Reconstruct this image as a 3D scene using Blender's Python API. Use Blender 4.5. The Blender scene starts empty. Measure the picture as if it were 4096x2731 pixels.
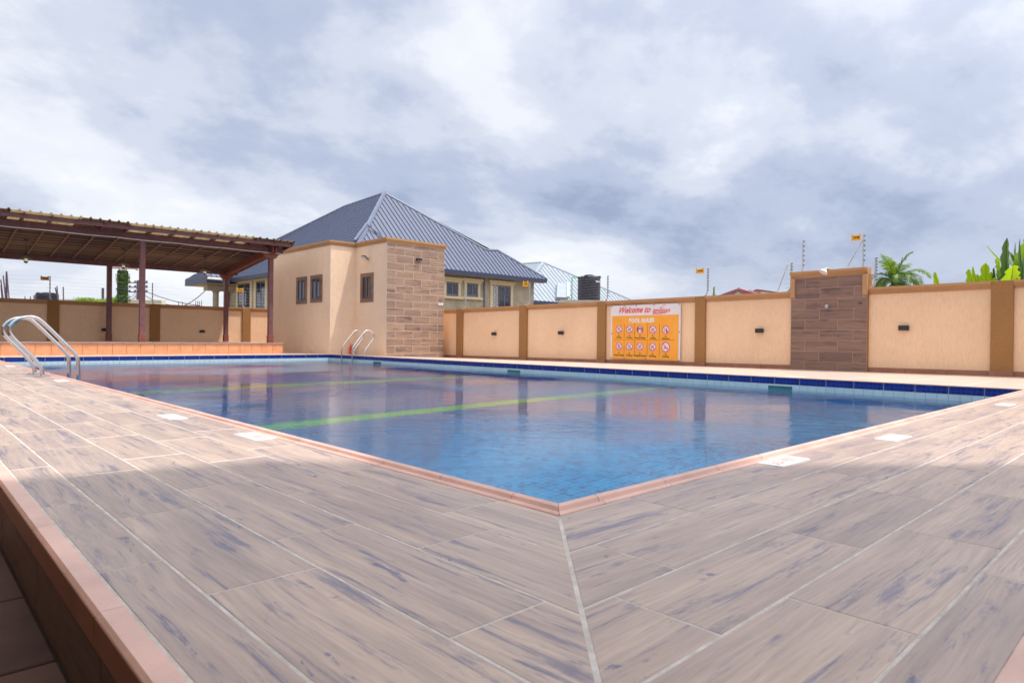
import bpy, math, random
import numpy as np
from mathutils import Vector, Matrix, noise as mnoise
random.seed(7)
U = 0.43            # metres per modelling unit (camera height = 1 unit)
sc = bpy.context.scene
COL = sc.collection
R_ = math.radians

# ------------------------------------------------------------------ camera
F_PX, PITCH, YAW, ROLL = 2619.0, -0.004, 0.8105, 0.0110
CAMP = np.array([-2.7569, -2.495, 1.0])
_F = np.array([math.cos(YAW)*math.cos(PITCH), math.sin(YAW)*math.cos(PITCH), math.sin(PITCH)])
_R = np.cross(_F, [0, 0, 1]); _R /= np.linalg.norm(_R)
_U = np.cross(_R, _F)
_R2 = _R*math.cos(ROLL)+_U*math.sin(ROLL)
_U2 = -_R*math.sin(ROLL)+_U*math.cos(ROLL)
cd = bpy.data.cameras.new('camera')
cam = bpy.data.objects.new('camera', cd); COL.objects.link(cam)
cd.sensor_width = 36.0
cd.lens = F_PX*36.0/4096
cd.clip_start = 0.02; cd.clip_end = 6000
M = Matrix(((_R2[0], _U2[0], -_F[0], CAMP[0]*U), (_R2[1], _U2[1], -_F[1], CAMP[1]*U),
            (_R2[2], _U2[2], -_F[2], CAMP[2]*U), (0, 0, 0, 1)))
cam.matrix_world = M
cd.dof.use_dof = True
cd.dof.focus_distance = 3.2
cd.dof.aperture_fstop = 8.0
sc.camera = cam

def at(px, py, ax, c):
    """the point of a photograph pixel on the plane where coordinate ax equals c"""
    a = (px-2048)/F_PX; b = -(py-1365.5)/F_PX
    d = _F+a*_R2+b*_U2
    t = (c-CAMP[ax])/d[ax]
    return CAMP+t*d
def at_depth(px, py, t):
    a = (px-2048)/F_PX; b = -(py-1365.5)/F_PX
    return CAMP+t*(_F+a*_R2+b*_U2)

# ------------------------------------------------------------------ light
SUN_TRAVEL = Vector((-1.6, 1.75, -6.5)).normalized()
sd = bpy.data.lights.new('sun', 'SUN'); sd.energy = 2.3; sd.angle = R_(1.8); sd.color = (1.0, 0.93, 0.84)
sun = bpy.data.objects.new('sun', sd); COL.objects.link(sun)
sun.rotation_euler = SUN_TRAVEL.to_track_quat('-Z', 'Y').to_euler()
sun.location = (0, 0, 30)
to_sun = -SUN_TRAVEL
SUN_EL = math.asin(to_sun.z); SUN_AZ = math.atan2(to_sun.x, to_sun.y)

sc.view_settings.view_transform = 'Standard'
sc.view_settings.look = 'None'
sc.view_settings.exposure = 0.72
sc.view_settings.gamma = 1.0
sc.view_settings.use_curve_mapping = False
sc.cycles.use_denoising = True
sc.cycles.max_bounces = 10
sc.cycles.transmission_bounces = 8
sc.cycles.sample_clamp_indirect = 6.0
sc.cycles.caustics_reflective = False

# ------------------------------------------------------------------ node helpers
class NT:
    def __init__(s, tree): s.t = tree; s.n = tree.nodes; s.l = tree.links
    def node(s, typ, **kw):
        n = s.n.new(typ)
        ins = kw.pop('i', {})
        for k, v in kw.items(): setattr(n, k, v)
        for k, v in ins.items():
            sock = n.inputs[k]
            if isinstance(v, bpy.types.NodeSocket): s.l.new(v, sock)
            else: sock.default_value = v
        return n
    def math(s, op, a, b=None, c=None, clamp=False):
        n = s.node('ShaderNodeMath', operation=op, use_clamp=clamp)
        for k, v in enumerate((a, b, c)):
            if v is None: continue
            if isinstance(v, bpy.types.NodeSocket): s.l.new(v, n.inputs[k])
            else: n.inputs[k].default_value = v
        return n.outputs[0]
    def vmath(s, op, a, b=None):
        n = s.node('ShaderNodeVectorMath', operation=op)
        for k, v in enumerate((a, b)):
            if v is None: continue
            if isinstance(v, bpy.types.NodeSocket): s.l.new(v, n.inputs[k])
            else: n.inputs[k].default_value = v
        return n.outputs[0]
    def noise(s, vec, scale, detail=3, rough=0.5, dist=0.0, lac=2.0):
        return s.node('ShaderNodeTexNoise', i={'Vector': vec, 'Scale': scale, 'Detail': detail, 'Roughness': rough, 'Distortion': dist, 'Lacunarity': lac}).outputs[0]
    def ramp(s, fac, stops, interp='LINEAR'):
        n = s.node('ShaderNodeValToRGB', i={'Fac': fac})
        cr = n.color_ramp; cr.interpolation = interp
        while len(cr.elements) < len(stops): cr.elements.new(0.5)
        for e, (p, c) in zip(cr.elements, stops):
            e.position = p
            e.color = (c, c, c, 1) if isinstance(c, (int, float)) else tuple(c)+(1,)
        return n.outputs[0]
    def mix(s, fac, a, b, mode='MIX'):
        n = s.node('ShaderNodeMix', data_type='RGBA', blend_type=mode)
        for k, v in ((0, fac), (6, a), (7, b)):
            if isinstance(v, bpy.types.NodeSocket): s.l.new(v, n.inputs[k])
            elif k == 0: n.inputs[k].default_value = v
            else: n.inputs[k].default_value = tuple(v)+(1,) if len(v) == 3 else v
        return n.outputs[2]

def new_mat(name):
    m = bpy.data.materials.new(name); m.use_nodes = True
    t = NT(m.node_tree); t.n.clear()
    return m, t
def finish(t, color, rough=0.6, bump=None, bstr=0.3, bdist=0.01, metal=0.0, spec=0.5, extra=None):
    ins = {'Roughness': rough, 'Metallic': metal, 'Specular IOR Level': spec}
    ins['Base Color'] = color if isinstance(color, bpy.types.NodeSocket) else tuple(color)+(1,)
    if extra: ins.update(extra)
    b = t.node('ShaderNodeBsdfPrincipled', i=ins)
    if bump is not None:
        bn = t.node('ShaderNodeBump', i={'Height': bump, 'Strength': bstr, 'Distance': bdist})
        t.l.new(bn.outputs[0], b.inputs['Normal'])
    o = t.node('ShaderNodeOutputMaterial'); t.l.new(b.outputs[0], o.inputs[0])
def obj_coords(t, rnd=False):
    tc = t.node('ShaderNodeTexCoord').outputs['Object']
    if rnd:
        oi = t.node('ShaderNodeObjectInfo').outputs['Random']
        off = t.node('ShaderNodeCombineXYZ', i={'X': t.math('MULTIPLY', oi, 37.0), 'Y': t.math('MULTIPLY', oi, 91.0), 'Z': t.math('MULTIPLY', oi, 53.0)}).outputs[0]
        tc = t.vmath('ADD', tc, off)
    return tc
def simple(name, col, rough=0.6, var=0.12, nscale=6.0, metal=0.0, bump=0.0, bscale=60.0, spec=0.5, extra=None, rnd=True):
    m, t = new_mat(name)
    tc = obj_coords(t, rnd)
    n = t.noise(tc, nscale, 5, 0.6)
    lo = tuple(c*(1-var) for c in col); hi = tuple(min(1, c*(1+var)) for c in col)
    c = t.ramp(n, [(0.3, lo), (0.7, hi)])
    h = t.noise(tc, bscale, 4, 0.6) if bump else None
    finish(t, c, rough, h, bump, 0.01, metal, spec, extra)
    return m

def wood_tile(name, light, mid, dark, rough=0.42, amount=1.0, axis='x', grain=0.2, fs=1.0):
    m, t = new_mat(name)
    tc = obj_coords(t, True)
    def st(sx, sy):
        if axis == 'x': v = (sx, sy, sy)
        else: v = (sy, sx, sy)
        return t.vmath('MULTIPLY', tc, v)
    warp = t.noise(st(1.6, 2.2), 1.0, 2, 0.5)
    wv = t.node('ShaderNodeCombineXYZ', i={('Y' if axis == 'x' else 'X'): t.math('MULTIPLY', t.math('SUBTRACT', warp, 0.5), 0.045)}).outputs[0]
    tc2 = t.vmath('ADD', tc, wv)
    def st2(sx, sy):
        sx, sy = sx*fs, sy*fs
        return t.vmath('MULTIPLY', tc2, (sx, sy, sy) if axis == 'x' else (sy, sx, sy))
    base = t.noise(st2(1.3, 16), 1.0, 7, 0.62, 0.15)
    oi = t.node('ShaderNodeObjectInfo').outputs['Random']
    tone = t.math('ADD', base, t.math('MULTIPLY', t.math('SUBTRACT', oi, 0.5), 0.16))
    c = t.ramp(tone, [(0.34, mid), (0.62, light)])
    grainn = t.noise(st2(6, 120), 1.0, 4, 0.65)
    c = t.mix(t.math('MULTIPLY', t.ramp(grainn, [(0.38, 0.0), (0.68, 1.0)]), 0.42), c, tuple(x*0.62 for x in mid))
    blotch = t.noise(st2(3.2, 19), 1.0, 8, 0.74, 0.22)
    b1 = t.ramp(blotch, [(0.555, 0.0), (0.64, 1.0)])
    streak = t.noise(st2(1.8, 52), 1.0, 7, 0.70, 0.2)
    s1 = t.ramp(streak, [(0.55, 0.0), (0.61, 1.0)])
    knots = t.noise(st2(3.2, 11), 1.0, 6, 0.72, 1.1)
    k1 = t.ramp(knots, [(0.625, 0.0), (0.665, 1.0)])
    fine = t.ramp(t.noise(st2(14, 110), 1.0, 3, 0.7), [(0.3, 0.35), (0.6, 1.0)])
    a = t.math('MULTIPLY', t.math('MULTIPLY', b1, fine), 0.78*amount)
    b = t.math('MULTIPLY', t.math('MULTIPLY', s1, t.ramp(blotch, [(0.40, 0.0), (0.56, 1.0)])), 0.80*amount)
    k = t.math('MULTIPLY', k1, 0.85*amount)
    mask = t.math('MAXIMUM', t.math('MAXIMUM', a, b), k, clamp=True)
    c = t.mix(mask, c, dark)
    hh = t.math('ADD', t.math('MULTIPLY', grainn, 0.6), t.math('MULTIPLY', t.noise(st2(12, 60), 1.0, 4, 0.6), 0.8))
    rg = t.math('ADD', t.math('MULTIPLY', grainn, 0.16), rough-0.08)
    finish(t, c, rg, hh, grain, 0.004)
    return m

def stucco(name, col, bstr=0.55, vertical=True, var=0.06):
    m, t = new_mat(name)
    tc = obj_coords(t)
    v = t.vmath('MULTIPLY', tc, (1, 1, 0.22) if vertical else (1, 1, 1))
    h1 = t.noise(v, 38, 5, 0.72)
    h2 = t.noise(v, 12, 4, 0.6)
    big = t.noise(tc, 1.3, 5, 0.6)
    c = t.ramp(big, [(0.3, tuple(x*(1-var) for x in col)), (0.7, tuple(min(1, x*(1+var)) for x in col))])
    c = t.mix(t.math('MULTIPLY', t.ramp(h1, [(0.3, 1.0), (0.55, 0.0)]), 0.38), c, tuple(x*0.70 for x in col))
    # rain streaks and grime
    gr = t.noise(t.vmath('MULTIPLY', tc, (4.0, 4.0, 0.30)), 1.0, 6, 0.65)
    c = t.mix(t.math('MULTIPLY', t.ramp(gr, [(0.52, 0.0), (0.80, 1.0)]), 0.22), c, tuple(x*0.72 for x in col))
    zc = t.node('ShaderNodeSeparateXYZ', i={0: tc}).outputs[2]
    spl = t.math('MULTIPLY', t.ramp(t.math('ADD', zc, t.math('MULTIPLY', t.noise(tc, 7, 5, 0.7), 0.22)), [(0.12, 1.0), (0.30, 0.0)]), 0.16)
    c = t.mix(spl, c, tuple(x*0.45 for x in col))
    finish(t, c, 0.9, t.math('ADD', h1, t.math('MULTIPLY', h2, 0.8)), bstr, 0.012, spec=0.25)
    return m

MAT = {}
MAT['deck'] = wood_tile('deck_tile_wood_print', (0.565, 0.43, 0.345), (0.375, 0.285, 0.25), (0.045, 0.07, 0.18), rough=0.31, amount=0.84)
MAT['wall_tile'] = wood_tile('wall_tile_wood_print', (0.41, 0.275, 0.195), (0.27, 0.18, 0.14), (0.07, 0.05, 0.055), rough=0.5, amount=1.0, grain=0.1, fs=0.45)
MAT['wall_tile_y'] = wood_tile('dark_wall_tile_wood_print', (0.31, 0.18, 0.13), (0.20, 0.12, 0.095), (0.06, 0.045, 0.05), fs=0.5, rough=0.5, amount=1.1, axis='y', grain=0.1)
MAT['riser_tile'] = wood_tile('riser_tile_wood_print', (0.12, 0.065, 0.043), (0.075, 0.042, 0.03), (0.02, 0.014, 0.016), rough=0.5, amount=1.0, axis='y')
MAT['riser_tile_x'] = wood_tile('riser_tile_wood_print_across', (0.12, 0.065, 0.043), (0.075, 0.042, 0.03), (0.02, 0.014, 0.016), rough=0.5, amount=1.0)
MAT['grout'] = simple('deck_grout', (0.57, 0.53, 0.495), 0.9, 0.2, 22, bump=0.4, bscale=120)
MAT['grout_wall'] = simple('wall_tile_grout', (0.68, 0.57, 0.49), 0.9, 0.08)
MAT['grout_dark'] = simple('brown_tile_grout', (0.42, 0.28, 0.22), 0.9, 0.08)
MAT['peach'] = stucco('peach_stucco', (0.90, 0.62, 0.405))
MAT['peach_house'] = stucco('peach_house_stucco', (0.90, 0.675, 0.49))
MAT['brownstucco'] = stucco('brown_stucco', (0.38, 0.195, 0.075), 0.9, False)
MAT['cap'] = simple('tan_moulding_paint', (0.49, 0.275, 0.13), 0.75, 0.08, 3, bump=0.25, bscale=40)
MAT['skirt'] = simple('skirting_terracotta', (0.33, 0.145, 0.09), 0.5, 0.16, 5)
MAT['coping'] = simple('coping_ceramic_pink', (0.70, 0.44, 0.37), 0.32, 0.17, 5, bump=0.12, bscale=150)
MAT['orange'] = simple('orange_platform_tile', (0.74, 0.34, 0.17), 0.4, 0.14, 7)
MAT['nosing'] = simple('platform_nosing_brown', (0.36, 0.235, 0.19), 0.5, 0.12)
MAT['platform_floor'] = simple('platform_floor_tile', (0.50, 0.40, 0.35), 0.4, 0.10)
MAT['steel'] = simple('polished_steel', (0.60, 0.60, 0.61), 0.14, 0.05, 8, metal=1.0)
MAT['blue'] = None
MAT['red'] = simple('red_enamel', (0.62, 0.03, 0.045), 0.35, 0.1)
MAT['redprint'] = simple('red_print', (0.80, 0.07, 0.07), 0.6, 0.02)
MAT['black'] = simple('black_plastic', (0.025, 0.022, 0.028), 0.45, 0.2)
MAT['white'] = simple('white_plastic', (0.80, 0.80, 0.78), 0.4, 0.04)
MAT['marker'] = simple('white_marker_tile', (0.82, 0.81, 0.80), 0.3, 0.03)
MAT['redtext'] = simple('faded_red_print', (0.80, 0.36, 0.33), 0.6, 0.05)
MAT['yellow'] = simple('yellow_sign_plastic', (0.85, 0.42, 0.01), 0.45, 0.04)
MAT['brass'] = simple('brass_valve', (0.62, 0.50, 0.10), 0.4, 0.1, metal=0.6)
MAT['maroonwood'] = simple('painted_maroon_timber', (0.17, 0.072, 0.075), 0.55, 0.22, 9, bump=0.2, bscale=30)
MAT['redtimber'] = simple('painted_red_timber', (0.24, 0.07, 0.05), 0.55, 0.22, 9, bump=0.2, bscale=30)
MAT['slat'] = simple('brown_ceiling_slat', (0.21, 0.135, 0.105), 0.7, 0.4, 3)
m, t = new_mat('brown_ceiling_slat_mixed')
oi = t.node('ShaderNodeObjectInfo').outputs['Random']
nn_ = t.noise(t.vmath('MULTIPLY', obj_coords(t, True), (0.5, 3, 3)), 1.0, 4, 0.6)
finish(t, t.ramp(t.math('ADD', t.math('MULTIPLY', oi, 0.65), t.math('MULTIPLY', nn_, 0.35)), [(0.2, (0.07, 0.045, 0.04)), (0.8, (0.31, 0.20, 0.14))]), 0.7)
MAT['slat'] = m
MAT['browncap'] = simple('brown_roof_sheet', (0.27, 0.20, 0.13), 0.6, 0.25, 5)
MAT['cable'] = simple('white_cable', (0.75, 0.70, 0.72), 0.5, 0.05)
MAT['darkroof'] = simple('slate_blue_metal_roof', (0.08, 0.105, 0.185), 0.5, 0.10, 1.2, spec=0.6)
MAT['roofedge'] = simple('dark_blue_fascia', (0.035, 0.045, 0.10), 0.45, 0.1)
MAT['seamdark'] = simple('shaded_roof_seam', (0.075, 0.095, 0.16), 0.5, 0.1)  # same metal as the sheets; the seams' shaded sides are put into the colour
MAT['seampale'] = simple('pale_roof_seam_shade', (0.24, 0.29, 0.35), 0.6, 0.1)  # shade of the pale roof's seams put into their colour
MAT['ridgecap'] = simple('slate_ridge_cap', (0.14, 0.17, 0.26), 0.45, 0.08, 1.0)
MAT['paleroof'] = simple('pale_blue_metal_roof', (0.31, 0.365, 0.43), 0.6, 0.08, 1.0)
MAT['maroonroof'] = simple('maroon_metal_roof', (0.30, 0.09, 0.12), 0.5, 0.12, 1.0)
MAT['pinkroof'] = simple('pink_metal_roof', (0.58, 0.30, 0.33), 0.5, 0.12, 1.0)
MAT['render'] = simple('grey_cement_render', (0.37, 0.325, 0.245), 0.9, 0.22, 1.6, bump=0.2, bscale=8)
MAT['render_cream'] = simple('cream_window_surround', (0.62, 0.53, 0.36), 0.8, 0.08, 3)
MAT['winframe'] = simple('grey_window_frame', (0.13, 0.13, 0.19), 0.4, 0.1)
MAT['brownframe'] = simple('brown_window_casing', (0.13, 0.085, 0.095), 0.45, 0.12)
MAT['tank'] = simple('black_polytank', (0.022, 0.026, 0.045), 0.35, 0.15, 2)
MAT['concrete'] = simple('weathered_concrete', (0.46, 0.43, 0.38), 0.9, 0.18, 2.5, bump=0.2, bscale=14)
MAT['greenpipe'] = simple('green_pipe', (0.04, 0.42, 0.22), 0.5, 0.1)
MAT['insul'] = simple('slate_insulator', (0.20, 0.24, 0.28), 0.4, 0.15)
MAT['rust'] = simple('rusty_rebar', (0.12, 0.085, 0.12), 0.8, 0.2)
MAT['galv'] = simple('galvanised_metal', (0.55, 0.56, 0.58), 0.45, 0.1, metal=0.5)
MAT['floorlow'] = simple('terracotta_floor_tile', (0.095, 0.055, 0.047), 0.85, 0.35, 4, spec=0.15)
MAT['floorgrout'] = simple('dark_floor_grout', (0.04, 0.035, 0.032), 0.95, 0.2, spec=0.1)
MAT['curbface'] = simple('curb_edge_terracotta_shade', (0.20, 0.075, 0.04), 0.5, 0.15)  # brown-orange nosing front, darkened in colour to carry its shade
MAT['ground'] = simple('dry_earth', (0.22, 0.17, 0.12), 0.95, 0.25, 0.4, bump=0.3, bscale=3)
MAT['palewall'] = simple('pale_far_wall', (0.70, 0.68, 0.56), 0.9, 0.08)
MAT['lampmetal'] = simple('dark_lamp_enamel', (0.08, 0.07, 0.06), 0.5, 0.2)
MAT['lampshade'] = simple('olive_lamp_shade', (0.25, 0.215, 0.16), 0.5, 0.15)
MAT['greenline'] = simple('lime_lane_tile', (0.98, 0.99, 0.26), 0.4, 0.03, 12)
MAT['canopyroof'] = simple('shade_canopy_sheet', (0.30, 0.22, 0.16), 0.7, 0.1)
MAT['bulbglass'] = None
def glassy(name, col, rough=0.05, tr=1.0, ior=1.45):
    m, t = new_mat(name)
    finish(t, col, rough, extra={'Transmission Weight': tr, 'IOR': ior})
    return m
MAT['bulbglass'] = glassy('clear_bulb_glass', (0.9, 0.92, 0.95))
m, t = new_mat('dark_window_glass')
tc = obj_coords(t)
rf = t.noise(t.vmath('MULTIPLY', tc, (1.1, 1.1, 0.7)), 1.0, 3, 0.5)
finish(t, t.ramp(rf, [(0.35, (0.010, 0.014, 0.028)), (0.7, (0.035, 0.045, 0.075))]), 0.06, t.noise(tc, 1.7, 2, 0.5), 0.05, 0.02, spec=0.8)
MAT['pane'] = m
# translucent roof sheet (cream polycarbonate)
m, t = new_mat('cream_translucent_sheet')
tc = obj_coords(t, True)
c = t.ramp(t.noise(tc, 4, 4, 0.6), [(0.3, (0.58, 0.52, 0.38)), (0.7, (0.72, 0.66, 0.50))])
d1 = t.node('ShaderNodeBsdfDiffuse', i={'Color': c}); d2 = t.node('ShaderNodeBsdfTranslucent', i={'Color': c})
mx = t.node('ShaderNodeMixShader', i={0: 0.5, 1: d1.outputs[0], 2: d2.outputs[0]})
o = t.node('ShaderNodeOutputMaterial', i={'Surface': mx.outputs[0]})
MAT['cream'] = m
# mosaic tile strip: fine grooves inside each sheet
def mosaic(name, c1, c2, cj, pitch, rough=0.15, axis='xyz'):
    m, t = new_mat(name)
    tc = obj_coords(t)
    sep = t.node('ShaderNodeSeparateXYZ', i={0: tc})
    def groove(s):
        f = t.math('FRACT', t.math('DIVIDE', s, pitch))
        d = t.math('ABSOLUTE', t.math('SUBTRACT', f, 0.5))
        return t.ramp(d, [(0.44, 0.0), (0.48, 1.0)])
    g = t.math('MAXIMUM', t.math('MAXIMUM', groove(sep.outputs[0]) if 'x' in axis else 0.0, groove(sep.outputs[1]) if 'y' in axis else 0.0), groove(sep.outputs[2]) if 'z' in axis else 0.0)
    cell = t.node('ShaderNodeTexWhiteNoise', noise_dimensions='3D', i={'Vector': t.vmath('FLOOR', t.vmath('DIVIDE', tc, (pitch,)*3))}).outputs[0]
    c = t.mix(cell, c1, c2)
    c = t.mix(t.math('MULTIPLY', g, 0.8), c, cj)
    finish(t, c, rough, t.math('SUBTRACT', 1.0, g), 0.4, 0.003)
    return m
MAT['blue'] = mosaic('royal_blue_mosaic', (0.004, 0.022, 0.20), (0.006, 0.035, 0.28), (0.02, 0.10, 0.42), 0.0455, axis='xyz')
MAT['whitetile'] = simple('pale_waterline_tile', (0.60, 0.76, 0.80), 0.15, 0.06, 6)
MAT['whitegrout'] = simple('waterline_grout', (0.42, 0.50, 0.52), 0.8, 0.05)
MAT['poolfloor'] = mosaic('pool_floor_mosaic', (0.003, 0.17, 0.38), (0.015, 0.39, 0.68), (0.34, 0.74, 0.88), 0.05, 0.3, axis='xy')
MAT['poolwall'] = mosaic('pool_wall_mosaic', (0.003, 0.17, 0.38), (0.015, 0.39, 0.68), (0.34, 0.74, 0.88), 0.05, 0.3, axis='z')
# water
m, t = new_mat('pool_water')
tc = obj_coords(t)
mp = t.node('ShaderNodeMapping', i={'Vector': tc, 'Rotation': (0, 0, R_(-46)), 'Scale': (1.0, 1.0, 1.0)}).outputs[0]
wv = t.vmath('MULTIPLY', mp, (1.0, 0.42, 1.0))
n1 = t.noise(wv, 12.0, 4, 0.62, 1.0)
n2 = t.noise(t.vmath('MULTIPLY', mp, (1.0, 0.6, 1.0)), 3.4, 3, 0.5, 0.5)
n3 = t.noise(wv, 55.0, 2, 0.5)
patch = t.ramp(t.noise(tc, 0.45, 2, 0.5), [(0.40, 0.10), (0.64, 1.0)])
hgt = t.math('ADD', t.math('MULTIPLY', t.math('ADD', t.math('MULTIPLY', n1, 0.024), t.math('MULTIPLY', n3, 0.0020)), patch), t.math('MULTIPLY', n2, 0.009))
bn = t.node('ShaderNodeBump', i={'Height': hgt, 'Strength': 0.30, 'Distance': 1.0})
gl = t.node('ShaderNodeBsdfGlass', i={'Color': (1, 1, 1, 1), 'Roughness': 0.0, 'IOR': 1.333, 'Normal': bn.outputs[0]})
va = t.node('ShaderNodeVolumeAbsorption', i={'Color': (0.03, 0.73, 0.86, 1), 'Density': 0.95})
o = t.node('ShaderNodeOutputMaterial', i={'Surface': gl.outputs[0], 'Volume': va.outputs[0]})
MAT['water'] = m
# foliage
def leaf_mat(name, c1, c2, trans=0.45):
    m, t = new_mat(name)
    tc = obj_coords(t)
    g = t.node('ShaderNodeNewGeometry').outputs['Random Per Island']
    c = t.ramp(g, [(0.0, c1), (1.0, c2)])
    d1 = t.node('ShaderNodeBsdfPrincipled', i={'Base Color': c, 'Roughness': 0.45})
    d2 = t.node('ShaderNodeBsdfTranslucent', i={'Color': t.mix(0.5, c, (0.45, 0.62, 0.02))})
    mx = t.node('ShaderNodeMixShader', i={0: trans, 1: d1.outputs[0], 2: d2.outputs[0]})
    t.node('ShaderNodeOutputMaterial', i={'Surface': mx.outputs[0]})
    return m
MAT['ivy'] = leaf_mat('ivy_leaves', (0.012, 0.035, 0.012), (0.12, 0.27, 0.02), 0.15)
MAT['bush'] = leaf_mat('bright_bush_leaves', (0.08, 0.20, 0.02), (0.25, 0.45, 0.04))
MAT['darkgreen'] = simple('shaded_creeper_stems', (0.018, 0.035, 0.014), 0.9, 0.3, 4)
MAT['palm'] = leaf_mat('palm_fronds', (0.03, 0.09, 0.04), (0.16, 0.30, 0.05), 0.35)
MAT['bananadark'] = leaf_mat('banana_leaf_dark', (0.015, 0.08, 0.035), (0.03, 0.13, 0.03), 0.25)
MAT['bananabright'] = leaf_mat('banana_leaf_bright', (0.22, 0.40, 0.01), (0.38, 0.55, 0.01), 0.6)
MAT['trunk'] = simple('palm_bark', (0.13, 0.10, 0.075), 0.9, 0.25, 5, bump=0.5, bscale=20)

# ------------------------------------------------------------------ world: overcast sky with broken cloud
w = bpy.data.worlds.new('World'); sc.world = w; w.use_nodes = True
t = NT(w.node_tree); t.n.clear()
g = t.node('ShaderNodeTexCoord').outputs['Generated']
sep = t.node('ShaderNodeSeparateXYZ', i={0: g})
zz = t.math('ADD', t.math('MAXIMUM', sep.outputs[2], 0.0), 0.36)
px_ = t.math('DIVIDE', sep.outputs[0], zz); py_ = t.math('DIVIDE', sep.outputs[1], zz)
P = t.node('ShaderNodeCombineXYZ', i={'X': px_, 'Y': py_, 'Z': 0.0}).outputs[0]
# rotate into view-ish axes so cloud banks run across the scene
rot = t.node('ShaderNodeMapping', i={'Vector': P, 'Rotation': (0, 0, R_(43)), 'Location': (6.6, 14.2, 0.0), 'Scale': (1.0, 1.15, 1)}).outputs[0]
c1 = t.noise(rot, 0.95, 8, 0.58, 0.15)
c2 = t.noise(t.vmath('ADD', rot, (11.3, 4.1, 2.0)), 2.9, 8, 0.60, 0.2)
c3 = t.noise(t.vmath('ADD', rot, (3.3, 7.7, 5.0)), 0.33, 3, 0.5, 0.0)
dens = t.math('ADD', t.math('ADD', t.math('MULTIPLY', c1, 0.55), t.math('MULTIPLY', c2, 0.17)), t.math('MULTIPLY', c3, 0.37))
dens = t.math('SUBTRACT', dens, 0.001)
cl = t.ramp(dens, [(0.42, (0.21, 0.25, 0.36)), (0.475, (0.31, 0.35, 0.455)), (0.525, (0.43, 0.46, 0.535)), (0.57, (0.55, 0.57, 0.615)), (0.63, (0.65, 0.655, 0.67))], 'EASE')
# far cloud merges into a pale grey-blue veil at the horizon
hz = t.ramp(sep.outputs[2], [(0.0, 1.0), (0.16, 0.0)])
cl = t.mix(t.math('MULTIPLY', hz, 0.45), cl, (0.50, 0.525, 0.60))
sky = t.node('ShaderNodeTexSky', sky_type='NISHITA', sun_disc=False, sun_elevation=SUN_EL, sun_rotation=SUN_AZ, altitude=50, air_density=1.0, dust_density=2.0)
skyc = t.mix(1.0, sky.outputs[0], (0.10, 0.10, 0.10), 'MULTIPLY')
tot = t.mix(0.92, skyc, cl)
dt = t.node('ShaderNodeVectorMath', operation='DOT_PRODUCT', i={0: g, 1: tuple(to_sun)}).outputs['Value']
au = t.math('MULTIPLY', t.math('POWER', t.math('MAXIMUM', dt, 0.0), 3.5), 1.15)   # broad glow round the sun, added to raise the ambient light
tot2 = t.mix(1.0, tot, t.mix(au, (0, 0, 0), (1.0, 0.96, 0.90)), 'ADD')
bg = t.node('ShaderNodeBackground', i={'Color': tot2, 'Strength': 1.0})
t.node('ShaderNodeOutputWorld', i={'Surface': bg.outputs[0]})

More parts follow.
